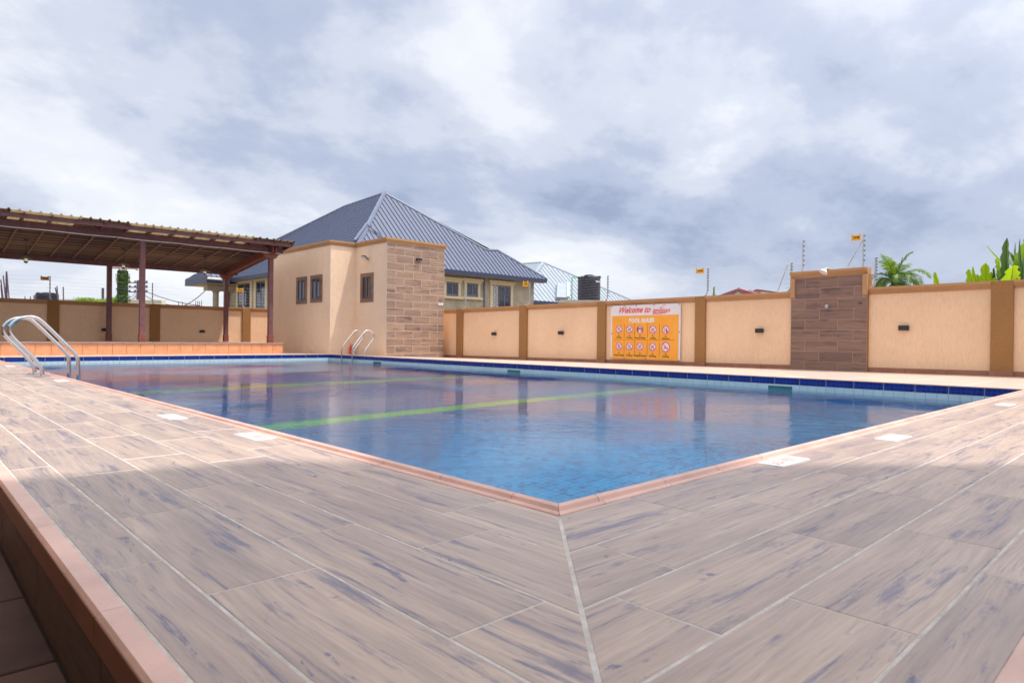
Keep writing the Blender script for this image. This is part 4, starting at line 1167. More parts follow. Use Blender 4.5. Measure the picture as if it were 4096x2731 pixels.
for (px, yt, lb) in ((3213, 963, 'electric fence post on top of the left side of the shower wall'),
                     (3455, 940, 'electric fence post with a yellow sign on the right end of the shower wall')):
    tp = at(px, yt, 0, XE)
    fence_post((XE, tp[1], SH[0]+SH[1]*tp[1]+SZT), (XE, tp[1], tp[2]), lb, 6, (-0.02, 0.1))
posts_b = []
for (px, yt, lb) in ((200, 1106, 'electric fence post beside a yellow sign on the back wall at the left'),
                     (610, 1133, 'electric fence post on the back wall between the two middle pergola posts'),
                     (972, 1152, 'white electric fence post in front of the house windows behind the pergola')):
    tp = at(px, yt, 1, YE)
    e = fence_post((tp[0], YE, HB), (tp[0], YE, tp[2]), lb, 6, (0.12, -0.02))
    posts_b.append(e)
def wires(posts, name, label, rad=0.0028):
    mb = MB()
    for a, b in zip(posts, posts[1:]):
        for k in range(min(len(a), len(b))):
            A, B = Vector(a[k]), Vector(b[k]); n = 6
            mb.tube([tuple(A.lerp(B, i/n)-Vector((0, 0, 0.05*4*(i/n)*(1-i/n)))) for i in range(n+1)], rad, 4)
    return tag(mb.build(name, 'galv'), label, 'wire')
ext = [[(x-9, y, z) for x, y, z in posts_b[0]]]+posts_b+[[(XE, y, z) for x, y, z in posts_b[-1]]]
wires(ext, 'fence_wire', 'thin bare fence wires strung above the back wall behind the pergola')
wires(posts_r, 'fence_wire', 'thin bare fence wires strung above the right boundary wall', 0.0014)
# guy strut by the raised shower wall and prongs
tp = at(3150, 1060, 0, XE); b_ = at(3110, 1166, 0, XE)
tag(MB().tube([tuple(tp), tuple(b_)], 0.018, 6).build('fence_strut', 'galv'), 'slanting metal strut bracing the fence post left of the shower wall', 'strut', 'slanting struts of the electric fence')
tp = at(3450, 962, 0, XE); b_ = at(3391, 1066, 0, XE)
tag(MB().tube([tuple(tp), tuple(b_)], 0.018, 6).build('fence_strut', 'galv'), 'slanting metal strut standing on top of the shower wall', 'strut', 'slanting struts of the electric fence')
pr = MB()
for y in (1055, 1075, 1094, 1112, 1132, 1150):
    a = at(3168, y, 0, XE); b = at(3142, y+3, 0, XE); pr.tube([tuple(a), tuple(b)], 0.012, 6)
tag(pr.build('fence_bracket', 'galv'), 'row of short side prongs on the fence post left of the shower wall', 'bracket')
# yellow warning signs
def warn_sign(q0, q1, ax, cst, label):
    """q0, q1: upper left and lower right pixels"""
    a = at(q0[0], q0[1], ax, cst); b = at(q1[0], q1[1], ax, cst)
    h = abs(a[2]-b[2]); o = 1 if ax == 0 else 0
    u0, u1 = a[o], b[o]; z0, z1 = min(a[2], b[2]), max(a[2], b[2])
    e = thing('warning_sign', label, 'sign', tuple((a+b)/2), 'yellow warning signs on the electric fence')
    W = u1-u0
    def pt(u, v, d): 
        return (cst-d, u0+W*u, z0+h*v) if ax == 0 else (u0+W*u, cst-d, z0+h*v)
    out = [(0.06, 0), (0.94, 0), (1, 0.1), (1, 0.85), (0.97, 1.0), (0.86, 1.0), (0.80, 0.80), (0.20, 0.80), (0.14, 1.0), (0.03, 1.0), (0, 0.85), (0, 0.1)]
    n = len(out)
    m_ = MB().add([pt(u, v, 0.09) for u, v in out]+[pt(u, v, 0.07) for u, v in out], [tuple(range(n)), tuple(range(n, 2*n))]+[(i, (i+1) % n, n+(i+1) % n, n+i) for i in range(n)])
    m_.build('plate', 'yellow', e)
    pm = MB()
    for (a0, a1, b0, b1) in ((0.18, 0.72, 0.52, 0.60), (0.22, 0.80, 0.34, 0.44), (0.72, 0.86, 0.30, 0.60)):
        pm.quad(pt(a0, b0, 0.094), pt(a1, b0, 0.094), pt(a1, b1, 0.094), pt(a0, b1, 0.094))
    pm.build('print', 'printdark', e)
warn_sign((161, 1103), (195, 1122), 1, YE, 'yellow warning sign against the sky at the far left of the back wall')
warn_sign((944, 1151), (970, 1168), 1, YE, 'yellow warning sign in front of the house windows behind the pergola')
warn_sign((2096, 1125), (2117, 1146), 0, XE, 'yellow warning sign in front of the dark roofed house wall')
warn_sign((2788, 1074), (2820, 1093), 0, XE, 'yellow warning sign against the sky right of the banner')
warn_sign((3409, 939), (3446, 962), 0, XE, 'orange yellow warning sign on top of the shower wall')

# ================================================================== BEYOND THE WALLS
def in_plane_strips(parent, pts, e0, es, ns, pitch, rib_h, mat, name='roof_panel', ribmat=None, rw_=0.10, thick=0.12, seam=None):
    seam = seam or {'darkroof': 'seamdark', 'paleroof': 'seampale', 'pinkroof': 'maroonroof'}.get(mat, mat)
    """cover polygon pts (3-D, in one plane) with standing-seam strips that run along direction es;
    e0 = unit vector across the strips, ns = plane normal"""
    o = Vector(pts[0]); e0 = Vector(e0).normalized(); es = Vector(es).normalized(); nn = Vector(ns).normalized()
    P2 = [((Vector(p)-o).dot(e0), (Vector(p)-o).dot(es)) for p in pts]
    umin = min(p[0] for p in P2); umax = max(p[0] for p in P2)
    k = 0; u = umin
    while u < umax-1e-4:
        u1 = min(u+pitch, umax)
        q = clip(clip(P2, 1, 0, -u), -1, 0, u1)
        if len(q) >= 3:
            w3 = [o+e0*a+es*b for a, b in q]
            mb = MB().slab([tuple(p-nn*thick) for p in w3], tuple(nn*thick))
            # rib on the low-u side
            r = clip(q, -1, 0, u+rw_)
            if len(r) >= 3:
                w4 = [o+e0*a+es*b for a, b in r]
                MB().slab([tuple(p+nn*0.002) for p in w4], tuple(nn*rib_h)).build('seam', seam, parent, tuple(w4[0]))
            mb.build(name, mat, parent, tuple(w3[0]))
        u = u1; k += 1
def ridge(parent, path, r, mat='ridgecap', name='ridge_cap'):
    for a, b in zip(path, path[1:]):
        MB().tube([tuple(a), tuple(b)], r, 6).build(name, mat, parent, tuple(a), smooth=False)

# --- dark-roofed two-storey house
HX, HY, HZ = 48.2, 87.0, 12.9
apex = Vector((64.2, 103.0, 28.0))
hs = thing('house', 'two storey rendered house with a steep slate blue metal hip roof behind the pool building', 'house', (70, 110, 0))
HXR = 91.8; HYB = 150.0
wx0, wy0, wx1, wy1 = HX+1.8, HY+1.8, HXR-1.9, 143.0
MB().box(wx0, wx1, wy0, wy1, -0.5, HZ-0.6).build('wall', 'render', hs)
c0 = Vector((HX, HY, HZ)); cR = Vector((HXR, HY, HZ)); cBk = Vector((HX, HYB, HZ))
nF = (cR-c0).cross(apex-c0).normalized()
if nF.z < 0: nF = -nF
nL = (cBk-c0).cross(apex-c0).normalized()
if nL.z < 0: nL = -nL
def on_pl(px, py, p0, nrm):
    a = (px-2048)/F_PX; b = -(py-1365.5)/F_PX
    d = Vector(_F+a*_R2+b*_U2); C = Vector(CAMP)
    return C+d*((Vector(p0)-C).dot(nrm)/d.dot(nrm))
f1 = on_pl(1945, 1000, c0, nF); f2 = on_pl(1991, 1002, c0, nF)
front = [c0, cR, f2, f1, apex]
def slope_dir(n): 
    s = Vector((0, 0, 1))-n*n.z; return s.normalized()
in_plane_strips(hs, front, (1, 0, 0), slope_dir(nF), nF, 0.98, 0.13, 'darkroof', rw_=0.09)
l1 = on_pl(1378, 826, c0, nL); l2 = on_pl(1092, 966, c0, nL)
l3 = on_pl(960, 1070, c0, nL)
left = [c0, apex, l1, l2, l3, Vector((HX, 150, HZ))]
in_plane_strips(hs, left, (0, 1, 0), slope_dir(nL), nL, 1.25, 0.15, 'darkroof', rw_=0.16)
# hidden slopes close the roof
bk = MB()
bp_ = Vector((HXR, 145, HZ)); ap2 = Vector((66, 125, 22))
bk.add([tuple(apex), tuple(cR), tuple(bp_), tuple(l1)], [(0, 1, 2), (0, 2, 3)])
bk.add([tuple(l1), tuple(bp_), (HX, 150, HZ), tuple(l2)], [(0, 1, 2), (0, 2, 3)])
bk.build('rear_roof', 'darkroof', hs)
ridge(hs, [c0+nF*.1, apex], 0.42); ridge(hs, [apex, l1, l2], 0.22); ridge(hs, [apex, f1, f2, cR], 0.26)
# small projecting hip low on the front corner
s1 = on_pl(1462, 905, c0, nF)+nF*0.5; s2 = on_pl(1413, 972, c0, nF)+nF*0.5; s3 = on_pl(1545, 965, c0, nF)+nF*0.15; s0 = on_pl(1400, 925, c0, nL)+nL*0.2
ridge(hs, [s1, s2], 0.22); ridge(hs, [s1, s3], 0.14)
# fascia, soffit, gutter pipe
MB().box(HX, HXR, HY, HY+0.25, HZ-0.75, HZ-0.02).build('fascia', 'roofedge', hs)
MB().box(HX-0.0, HX+0.25, HY+0.25, 150, HZ-0.75, HZ-0.02).build('fascia', 'roofedge', hs)
MB().box(HX+0.25, HXR, HY+0.25, wy0, HZ-0.74, HZ-0.66).build('soffit', 'render', hs)
MB().box(HX+0.25, wx0, wy0, 143, HZ-0.74, HZ-0.66).build('soffit', 'render', hs)
MB().tube([tuple(at(1800, 1092, 1, HY+0.9)), tuple(at(2122, 1121, 1, HY+0.9))], 0.20, 8).build('gutter_pipe', 'galv', hs)
a = at(928, 1112, 0, HX+1.0); b = at(1015, 1097, 0, HX+1.0)
MB().tube([tuple(a), tuple(b)], 0.20, 8).build('gutter_pipe', 'white', hs)
# front windows
def c3(x, y): return (1700+x/2.851, 950+y/2.851)
def c4(x, y): return (640+x/4.704, 960+y/4.704)
def house_window(plane_ax, cst, tl, br, mull=1, depth=0.25, surround=0.55, sillx=0.5, head=0.8, open_grille=False):
    o = 1 if plane_ax == 0 else 0
    a = at(*tl, plane_ax, cst); b = at(*br, plane_ax, cst)
    u0, u1 = sorted((a[o], b[o])); z0, z1 = sorted((a[2], b[2]))
    def bx(mb, ua, ub, za, zb, d0, d1):
        if plane_ax == 0: mb.cbox(cst-d1, cst-d0, ua, ub, za, zb, 0.03)
        else: mb.cbox(ua, ub, cst-d1, cst-d0, za, zb, 0.03)
    s = MB()
    bx(s, u0-surround, u0-0.02, z0-0.3, z1+0.2, -0.05, 0.22); bx(s, u1+0.02, u1+surround, z0-0.3, z1+0.2, -0.05, 0.22)
    bx(s, u0-surround-0.25, u1+surround+0.25, z1+0.2, z1+0.2+head*0.5, -0.05, 0.35); bx(s, u0-surround-0.5, u1+surround+0.5, z1+0.2+head*0.5, z1+0.2+head, -0.05, 0.55)
    bx(s, u0-surround-sillx, u1+surround+sillx, z0-0.75, z0-0.3, -0.05, 0.45)
    wn = s.build('window', 'render_cream', hs)
    f = MB(); k = 0.16
    bx(f, u0, u1, z1-k, z1, 0.0, 0.12); bx(f, u0, u1, z0-0.28, z0+k, 0.0, 0.12); bx(f, u0, u0+k, z0, z1, 0.0, 0.12); bx(f, u1-k, u1, z0, z1, 0.0, 0.12)
    for i in range(mull):
        u = u0+(u1-u0)*(i+1)/(mull+1); bx(f, u-k*0.7, u+k*0.7, z0, z1, 0.01, 0.14)
    f.build('frame', 'winframe', wn)
    p = MB(); bx(p, u0+k, u1-k, z0+k, z1-k, 0.02, 0.06); p.v = p.v
    p.build('pane', 'pane', wn)
    if open_grille:
        gmb = MB(); wgr = (u1-u0)*0.24
        for i in range(4):
            u = u0+wgr*i/3; 
            gmb.tube([(u, cst-0.25, z0), (u, cst-0.25, z1)], 0.05, 5)
        for j in range(7):
            zA = z0+(z1-z0)*j/7
            gmb.tube([(u0, cst-0.25, zA), (u0+wgr/2, cst-0.25, zA+(z1-z0)/7), (u0+wgr, cst-0.25, zA)], 0.06, 5)
        gmb.build('security_grille', 'white', wn)
house_window(1, wy0, c3(240, 515), c3(372, 655))
house_window(1, wy0, c3(472, 528), c3(597, 665))
house_window(1, wy0, c3(765, 548), c3(970, 800), mull=2, open_grille=True)
a = at(*c3(677, 460), 1, wy0-0.15); b = at(*c3(677, 800), 1, wy0-0.15)
MB().tube([tuple(a), tuple(b)], 0.16, 8).build('downpipe', 'winframe', hs)
a = at(*c3(1190, 500), 1, wy0); 
house_window(0, wx0, c4(1478, 845), c4(1705, 1265), mull=1, surround=0.9)
house_window(0, wx0, c4(1820, 795), c4(1990, 1258), mull=1, surround=0.9)
a = at(*c4(1278, 790), 0, wx0-0.2); b = at(*c4(1278, 1255), 0, wx0-0.2)
MB().tube([tuple(a), tuple(b)], 0.42, 8).build('downpipe', 'winframe', hs)
# porch at the rear-left: hip roof, lintel and round pillar
PXc, PYc = 43.5, 135.6
pc = Vector((PXc, PYc, HZ)); pR = Vector((HX+2, PYc, HZ)); pB = Vector((PXc, 149.0, HZ)); pA = Vector((PXc+7.5, PYc+7.0, HZ+6.0))
nf = (pR-pc).cross(pA-pc).normalized(); nf = nf if nf.z > 0 else -nf
nl = (pB-pc).cross(pA-pc).normalized(); nl = nl if nl.z > 0 else -nl
in_plane_strips(hs, [pc, pR, pA], (1, 0, 0), slope_dir(nf), nf, 1.0, 0.14, 'darkroof')
in_plane_strips(hs, [pc, pA, pB], (0, 1, 0), slope_dir(nl), nl, 1.0, 0.14, 'darkroof')
ridge(hs, [pc, pA], 0.3)
MB().add([tuple(pA), tuple(pB), (HX+6, 149, HZ), tuple(pR)], [(0, 1, 2, 3)]).build('rear_roof', 'darkroof', hs)
MB().box(PXc, HX, PYc, PYc+0.3, HZ-1.3, HZ-0.03).build('fascia', 'roofedge', hs)
MB().box(PXc, PXc+0.3, PYc+0.3, 149, HZ-1.3, HZ-0.03).build('fascia', 'roofedge', hs)
MB().box(PXc+0.3, wx0, PYc+0.3, 149, HZ-1.28, HZ-1.18).build('soffit', 'render_cream', hs)
MB().tube([tuple(at(830, 1113, 1, PYc-0.2)), tuple(at(888, 1118, 1, PYc-0.2))], 0.25, 8).build('gutter_pipe', 'white', hs)
MB().box(PXc+0.9, wx0+0.0, PYc+2.2, PYc+4.5, HZ-2.6, HZ-1.3).build('porch_lintel', 'render', hs)
pl = at(863, 1200, 1, PYc+3.4)
MB().lathe([(0.58, -0.5), (0.58, HZ-3.0), (0.72, HZ-2.8), (0.72, HZ-2.6)], pl[0], PYc+3.4, 0, 18).build('porch_pillar', 'render', hs)

# --- pale blue roofed house
h2 = thing('house', 'low house under a pale blue ribbed metal hip roof behind the water tank', 'house', (150, 150, 0))
BX, BYh, BZh = 129.2, 134.2, 12.5
d0 = Vector((BX, BYh, BZh)); dR = Vector((196, BYh, BZh)); dA = Vector((155.5, 149.2, 26.6)); dB = Vector((BX, 200, BZh)); dA2 = Vector((155.5, 175, 26.6))
n1_ = (dR-d0).cross(dA-d0).normalized(); n1_ = n1_ if n1_.z > 0 else -n1_
in_plane_strips(h2, [d0, dR, dA], (1, 0, 0), slope_dir(n1_), n1_, 1.9, 0.14, 'paleroof', rw_=0.4)
n2_ = (dB-d0).cross(dA-d0).normalized(); n2_ = n2_ if n2_.z > 0 else -n2_
dBb = Vector((BX, 188, BZh))
in_plane_strips(h2, [d0, dA, on_pl(2079, 1056, d0, n2_), dBb], (0, 1, 0), slope_dir(n2_), n2_, 1.9, 0.14, 'paleroof', rw_=0.4)
MB().add([tuple(dA), tuple(dR), (196, 190, BZh), (155.5, 178, 26)], [(0, 1, 2, 3)]).build('rear_roof', 'paleroof', h2)
ridge(h2, [d0, dA], 0.6, 'paleroof'); ridge(h2, [dA, dR], 0.35, 'paleroof'); ridge(h2, [dA, on_pl(2079, 1056, d0, n2_)], 0.35, 'paleroof')
MB().box(BX+2, 190, BYh+2, 185, -0.5, BZh-0.2).build('wall', 'render', h2)
MB().box(BX, 196, BYh, BYh+0.3, BZh-0.9, BZh-0.02).build('fascia', 'roofedge', h2)
q = [on_pl(*c3(1490, 555), d0, n1_), on_pl(*c3(1590, 548), d0, n1_), on_pl(*c3(1590, 715), d0, n1_), on_pl(*c3(1480, 712), d0, n1_)]
bay = MB().slab([tuple(p+n1_*0.1) for p in q], tuple(n1_*1.1)); bay.build('roof_bay', 'paleroof', h2)
q = [on_pl(*c3(1588, 546), d0, n1_), on_pl(*c3(1618, 560), d0, n1_), on_pl(*c3(1622, 716), d0, n1_), on_pl(*c3(1590, 716), d0, n1_)]
MB().slab([tuple(p+n1_*0.1) for p in q], tuple(n1_*1.5)).build('valley_flashing', simple('pale_flashing', (0.42, 0.50, 0.56), 0.5, 0.05), h2)

# --- maroon roofed house
h3 = thing('house', 'maroon gabled metal roof just showing above the wall left of the shower wall', 'house', tuple(at(3000, 1200, 0, 110.0)))
D3 = 120.0
P_ = lambda x, y, d: Vector(at_depth(x, y, d))
ga, gl_, gr = P_(2953, 1153, D3), P_(2862, 1186, D3), P_(3050, 1182, D3)
rb, re_ = P_(3145, 1170, D3+28), P_(3160, 1192, D3+26)
MB().slab([tuple(ga), tuple(gl_), tuple(gr)], tuple(Vector((0.4, 0.4, 0)))).build('gable', 'maroonroof', h3)
in_plane_strips(h3, [ga+Vector((0, 0, .05)), gr, re_, rb], tuple((rb-ga).normalized()), tuple((gr-ga).normalized()), tuple((rb-ga).cross(gr-ga).normalized()*(1 if (rb-ga).cross(gr-ga).z > 0 else -1)), 2.2, 0.12, 'pinkroof')
g2 = [P_(3027, 1156, D3+30), P_(3005, 1166, D3+30), P_(3140, 1172, D3+40)]
MB().slab([tuple(v) for v in g2], (0.3, 0.3, 0)).build('second_gable', 'maroonroof', h3)
gc = P_(2953, 1172, D3-0.6); 
MB().slab([tuple(P_(2953, 1168, D3-0.8)), tuple(P_(2925, 1184, D3-0.8)), tuple(P_(2983, 1183, D3-0.8))], (0.2, 0.2, 0)).build('gable_wall', simple('sage_gable_paint', (0.38, 0.40, 0.30), 0.9, 0.08), h3)
b0 = Vector(at_depth(2880, 1184, D3+1)); b1 = Vector(at_depth(3150, 1190, D3+24))
MB().add([(b0.x, b0.y, -0.5), (b1.x, b1.y, -0.5), (b1.x, b1.y, b1.z), (b0.x, b0.y, b0.z), (b0.x+8, b0.y+8, -0.5), (b1.x+8, b1.y+8, -0.5), (b1.x+8, b1.y+8, b1.z), (b0.x+8, b0.y+8, b0.z)],
         [(0, 1, 2, 3), (4, 5, 6, 7), (0, 1, 5, 4), (1, 2, 6, 5), (2, 3, 7, 6), (3, 0, 4, 7)]).build('wall', 'render', h3)

# --- water tanks
def tank(cx, cy, z0, r, h, label):
    e = thing('water_tank', label, 'water tank', (cx, cy, z0), 'black plastic water tanks')
    prof = [(r*0.97, 0.0)]
    nb = 11
    for k in range(nb):
        z = h*0.06+h*0.74*k/nb; dz = h*0.74/nb
        prof += [(r*0.98, z), (r*1.0, z+dz*0.25), (r*1.0, z+dz*0.6), (r*0.98, z+dz*0.85)]
    prof += [(r*0.98, h*0.82), (r*0.97, h*0.90), (r*0.80, h*0.95), (r*0.40, h*0.975)]
    MB().lathe(prof, cx, cy, z0, 36).build('body', 'tank', e)
    MB().lathe([(r*0.40, h*0.96), (r*0.40, h*1.0), (r*0.30, h*1.015), (r*0.02, h*1.02)], cx, cy, z0, 20).build('lid', 'tank', e)
    lg = MB()
    for k in range(4):
        a = k*math.pi/2+0.4; x, y = cx+r*0.9*math.cos(a), cy+r*0.9*math.sin(a)
        lg.box(x-r*0.12, x+r*0.12, y-r*0.12, y+r*0.12, z0+h*0.86, z0+h*0.955)
    lg.build('lifting_lug', 'tank', e)
    return e
tc_ = at_depth(2355.5, 1203, 80); tz = tc_[2]
te = tank(tc_[0], tc_[1], tz, 1.38, 3.12, 'large ribbed black water tank on a concrete slab above the right wall')
lab_a = at_depth(2378, 1124, 78.5)
MB().slab([tuple(at_depth(2383, 1123, 78.64)), tuple(at_depth(2399, 1125, 78.9)), tuple(at_depth(2399, 1129, 78.9)), tuple(at_depth(2383, 1128, 78.64))], (-0.02, -0.02, 0)).build('sticker', 'white', te)
st = thing('tank_stand', 'pale concrete slab stand carrying the black water tank', 'stand', (tc_[0], tc_[1], 0))
sa = at_depth(2236, 1210, 80); sb = at_depth(2402, 1206, 80)
dx_ = Vector((sb[0]-sa[0], sb[1]-sa[1], 0)); pp = Vector((dx_.y, -dx_.x, 0)).normalized()*(-1.6)
def qbox(mb, A, B, off, z0, z1):
    A = Vector((A[0], A[1], 0)); B = Vector((B[0], B[1], 0)); off = Vector(off)
    r = [A-off, B-off, B+off, A+off]
    mb.add([(p.x, p.y, z0) for p in r]+[(p.x, p.y, z1) for p in r], [(0, 1, 2, 3), (4, 5, 6, 7), (0, 1, 5, 4), (1, 2, 6, 5), (2, 3, 7, 6), (3, 0, 4, 7)])
    return mb
qbox(MB(), sa, sb, pp, tz-0.35, tz-0.0).build('slab', 'concrete', st)
for f in (0.06, 0.94):
    c = Vector(sa[:3]).lerp(Vector(sb[:3]), f)
    MB().box(c.x-0.3, c.x+0.3, c.y-0.3, c.y+0.3, -0.5, tz-0.35).build('column', 'concrete', st)
gp = [at_depth(2287, 1205, 80), at_depth(2288, 1112, 80), at_depth(2290, 1109, 80), at_depth(2312, 1110, 80)]
tag(MB().tube([tuple(p) for p in gp], 0.055, 6).build('water_pipe', 'greenpipe'), 'thin green water pipe rising beside the black water tank', 'pipe')
t2 = at_depth(188.5, 1200, 130)
tank(t2[0], t2[1], t2[2]-0.7, 1.95, 2.2, 'small black water tank showing over the back wall at the left')
MB().box(t2[0]-2.4, t2[0]+2.4, t2[1]-2.4, t2[1]+2.4, -0.5, t2[2]-0.7)
s2_ = thing('tank_stand', 'concrete base hidden under the small left water tank', 'stand', (t2[0], t2[1], 0))
MB().box(t2[0]-2.4, t2[0]+2.4, t2[1]-2.4, t2[1]+2.4, -0.5, t2[2]-0.7).build('block', 'concrete', s2_)

# --- far pale parapet over the back wall
fa, fb_ = at_depth(205, 1193, 150), at_depth(655, 1213, 150)
fw = thing('far_wall', 'pale cream parapet of a distant building just above the back wall', 'wall', (fa[0], fa[1], 0))
qbox(MB(), fa, fb_, (0.6, 0.6, 0), -0.5, (fa[2]+fb_[2])/2).build('wall', 'palewall', fw)
qbox(MB(), fa, fb_, (0.75, 0.75, 0), (fa[2]+fb_[2])/2, (fa[2]+fb_[2])/2+0.25).build('coping', 'palewall', fw)

# --- reinforcing bars of unfinished buildings
def rebar(cluster, depth, label):
    e = thing('rebar_bundle', label, 'rebar', tuple(at_depth(cluster[0][0], 1250, depth)), 'reinforcing bars of unfinished buildings')
    for (xb, yb_, xt_, yt_) in cluster:
        a = Vector(at_depth(xb, yb_, depth)); b = Vector(at_depth(xt_, yt_, depth)); a2 = a+(a-b)*0.6
        MB().tube([tuple(a2), tuple(b)], 0.11, 5).build('bar', 'rust', e, tuple(a))
rebar([(12, 1190, 3, 1118), (8, 1190, 4, 1140), (22, 1190, 13, 1102), (28, 1190, 26, 1085), (36, 1190, 27, 1086), (24, 1190, 25, 1090)], 120, 'tall converging reinforcing bars at the far left edge behind the wall')
rebar([(100, 1195, 100, 1185), (122, 1195, 122, 1186), (136, 1195, 136, 1181), (141, 1195, 141, 1179), (149, 1195, 149, 1180)], 160, 'short row of bars left of the small water tank')
rebar([(232, 1200, 228, 1144), (233, 1200, 221, 1150), (254, 1200, 253, 1147)], 120, 'leaning thin bars just right of the small water tank')
rebar([(408, 1205, 408, 1152), (412, 1205, 412, 1152), (415, 1205, 415, 1152)], 160, 'three thin upright bars left of the first pergola post')
rebar([(714, 1222, 714, 1206), (729, 1222, 729, 1207), (783, 1224, 783, 1204), (791, 1224, 791, 1204), (798, 1224, 798, 1205), (806, 1224, 806, 1203)], 200, 'distant row of short bars left of the porch pillar')

# --- power pole with cables
pb0 = Vector(at_depth(556, 1215, 170)); pt0 = Vector(at_depth(553, 1140, 170))
pe = thing('power_pole', 'distant power pole with cross arms beside a pergola post', 'power pole', (pb0.x, pb0.y, -0.5))
MB().tube([(pt0.x, pt0.y, -0.5), (pt0.x, pt0.y, pt0.z+1.2)], 0.42, 8).build('pole', 'rust', pe)
side = Vector(_R2)
for k, zz_ in enumerate((0.6, -0.6, -1.8)):
    c = Vector((pt0.x, pt0.y, pt0.z+zz_)); MB().tube([tuple(c-side*2.4), tuple(c+side*2.4)], 0.16, 6).build('cross_arm', 'rust', pe)
    for s_ in (-2.2, -0.8, 0.8, 2.2):
        q = c+side*s_; MB().lathe([(0.2, 0.0), (0.25, 0.3), (0.1, 0.6)], q.x, q.y, q.z, 6).build('insulator', 'rust', pe)
cw = MB()
for (x0, y0, x1, y1) in ((551, 1150, 800, 1222), (551, 1163, 700, 1222), (551, 1156, 505, 1190), (551, 1170, 505, 1197), (551, 1178, 500, 1204)):
    A, B = Vector(at_depth(x0, y0, 170)), Vector(at_depth(x1, y1, 150)); n_ = 10
    cw.tube([tuple(A.lerp(B, i/n_)-Vector((0, 0, 3*(i/n_)*(1-i/n_)))) for i in range(n_+1)], 0.10, 4)
tag(cw.build('power_cable', 'rust'), 'thin dark cables fanning out from the distant power pole', 'cable', 'overhead cables')
A, B = Vector(at_depth(738, 1222, 140)), Vector(at_depth(836, 1147, 135)); n_ = 8
tag(MB().tube([tuple(A.lerp(B, i/n_)-Vector((0, 0, 1.6*(i/n_)*(1-i/n_)))) for i in range(n_+1)], 0.10, 4).build('power_cable', 'rust'), 'single cable rising to the porch corner of the house', 'cable', 'overhead cables')

# --- vegetation
def leafcloud(mb, pts, size, rnd, aspect=0.55):
    for p in pts:
        d = Vector((rnd.gauss(0, 1), rnd.gauss(0, 1), rnd.gauss(0, 1))).normalized()
        u = d.orthogonal().normalized(); v = d.cross(u)
        s = size*rnd.uniform(0.6, 1.3); p = Vector(p)
        mb.add([tuple(p-u*s*0.5), tuple(p+v*s*aspect*0.5), tuple(p+u*s*0.5), tuple(p-v*s*aspect*0.5)], [(0, 1, 2, 3)])
rnd = random.Random(11)
# creeper covered concrete column with a beam on top
D_ = 75.0
ic = Vector(at_depth(490, 1200, D_)); it_ = Vector(at_depth(490, 1080, D_))
iv = thing('ivy_covered_column', 'tall column smothered in green creeper with a pale beam across its top', 'column', (ic.x, ic.y, 0))
MB().box(ic.x-0.35, ic.x+0.35, ic.y-0.35, ic.y+0.35, -0.5, it_.z+0.2).build('column', 'concrete', iv)
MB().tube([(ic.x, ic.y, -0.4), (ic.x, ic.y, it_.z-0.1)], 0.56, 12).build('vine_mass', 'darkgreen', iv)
A = Vector(at_depth(440, 1070, D_)); B = Vector(at_depth(548, 1073, D_))
MB().tube([tuple(A), tuple(B)], 0.13, 6).build('beam', simple('weathered_pink_beam', (0.42, 0.30, 0.26), 0.8, 0.1), iv)
MB().tube([tuple(B), tuple(B-Vector((0, 0, 0.25)))], 0.14, 6).build('beam_end', simple('beam_end_paint', (0.42, 0.30, 0.26), 0.8, 0.1), iv)
pts = []
for k in range(3600):
    zf = rnd.random(); z = -0.3+(it_.z+0.3)*zf
    rr = 0.62+0.16*mnoise.noise(Vector((zf*14, 3, 1)))+0.12*math.sin(zf*23)
    if zf < 0.42: rr *= 1.15
    if zf > 0.95: rr *= 0.8
    a = rnd.uniform(0, 2*math.pi); r = rr*rnd.uniform(0.75, 1.08)
    pts.append((ic.x+r*math.cos(a), ic.y+r*math.sin(a), z))
mb = MB(); leafcloud(mb, pts, 0.17, rnd); mb.build('creeper', 'ivy', iv, smooth=False, kind='stuff')
def bush(x0, x1, ytop, depth, label, mat='bush', nleaf=900, ls=0.24):
    a = Vector(at_depth(x0, 1215, depth)); b = Vector(at_depth(x1, 1215, depth)); top = at_depth((x0+x1)/2, ytop, depth)[2]
    c = (a+b)/2; hw = (b-a).length/2
    e = thing('shrub', label, 'shrub', (c.x, c.y, 0), 'shrubs beyond the back wall')
    ax = (b-a).normalized()
    MB().tube([(c.x, c.y, -0.5), (c.x, c.y, top-0.9)], [0.2, 0.08], 6).build('stem', 'trunk', e)
    pts = []
    cl_ = [(rnd.uniform(-0.8, 0.8), rnd.uniform(0.5, 1.0)) for _ in range(9)]
    for k in range(nleaf):
        q = rnd.choice(cl_); 
        s = q[0]*hw+rnd.gauss(0, hw*0.16); zz_ = top-1.2+1.2*q[1]-abs(rnd.gauss(0, 0.35))
        p = c+ax*s+Vector((rnd.gauss(0, 0.4), rnd.gauss(0, 0.4), 0)); pts.append((p.x, p.y, zz_))
    for k in range(nleaf//2):
        p = c+ax*rnd.uniform(-hw, hw); pts.append((p.x+rnd.gauss(0, .3), p.y+rnd.gauss(0, .3), rnd.uniform(1.5, top-0.8)))
    mb = MB(); leafcloud(mb, pts, ls, rnd); mb.build('foliage', mat, e, smooth=False, kind='stuff')
bush(318, 388, 1186, 90, 'bright green shrub peeping over the back wall right of the small tank')
bush(440, 470, 1188, 85, 'green shrub at the left foot of the creeper covered column')
bush(385, 420, 1192, 100, 'thin pale shrub just left of the first pergola post', nleaf=300)
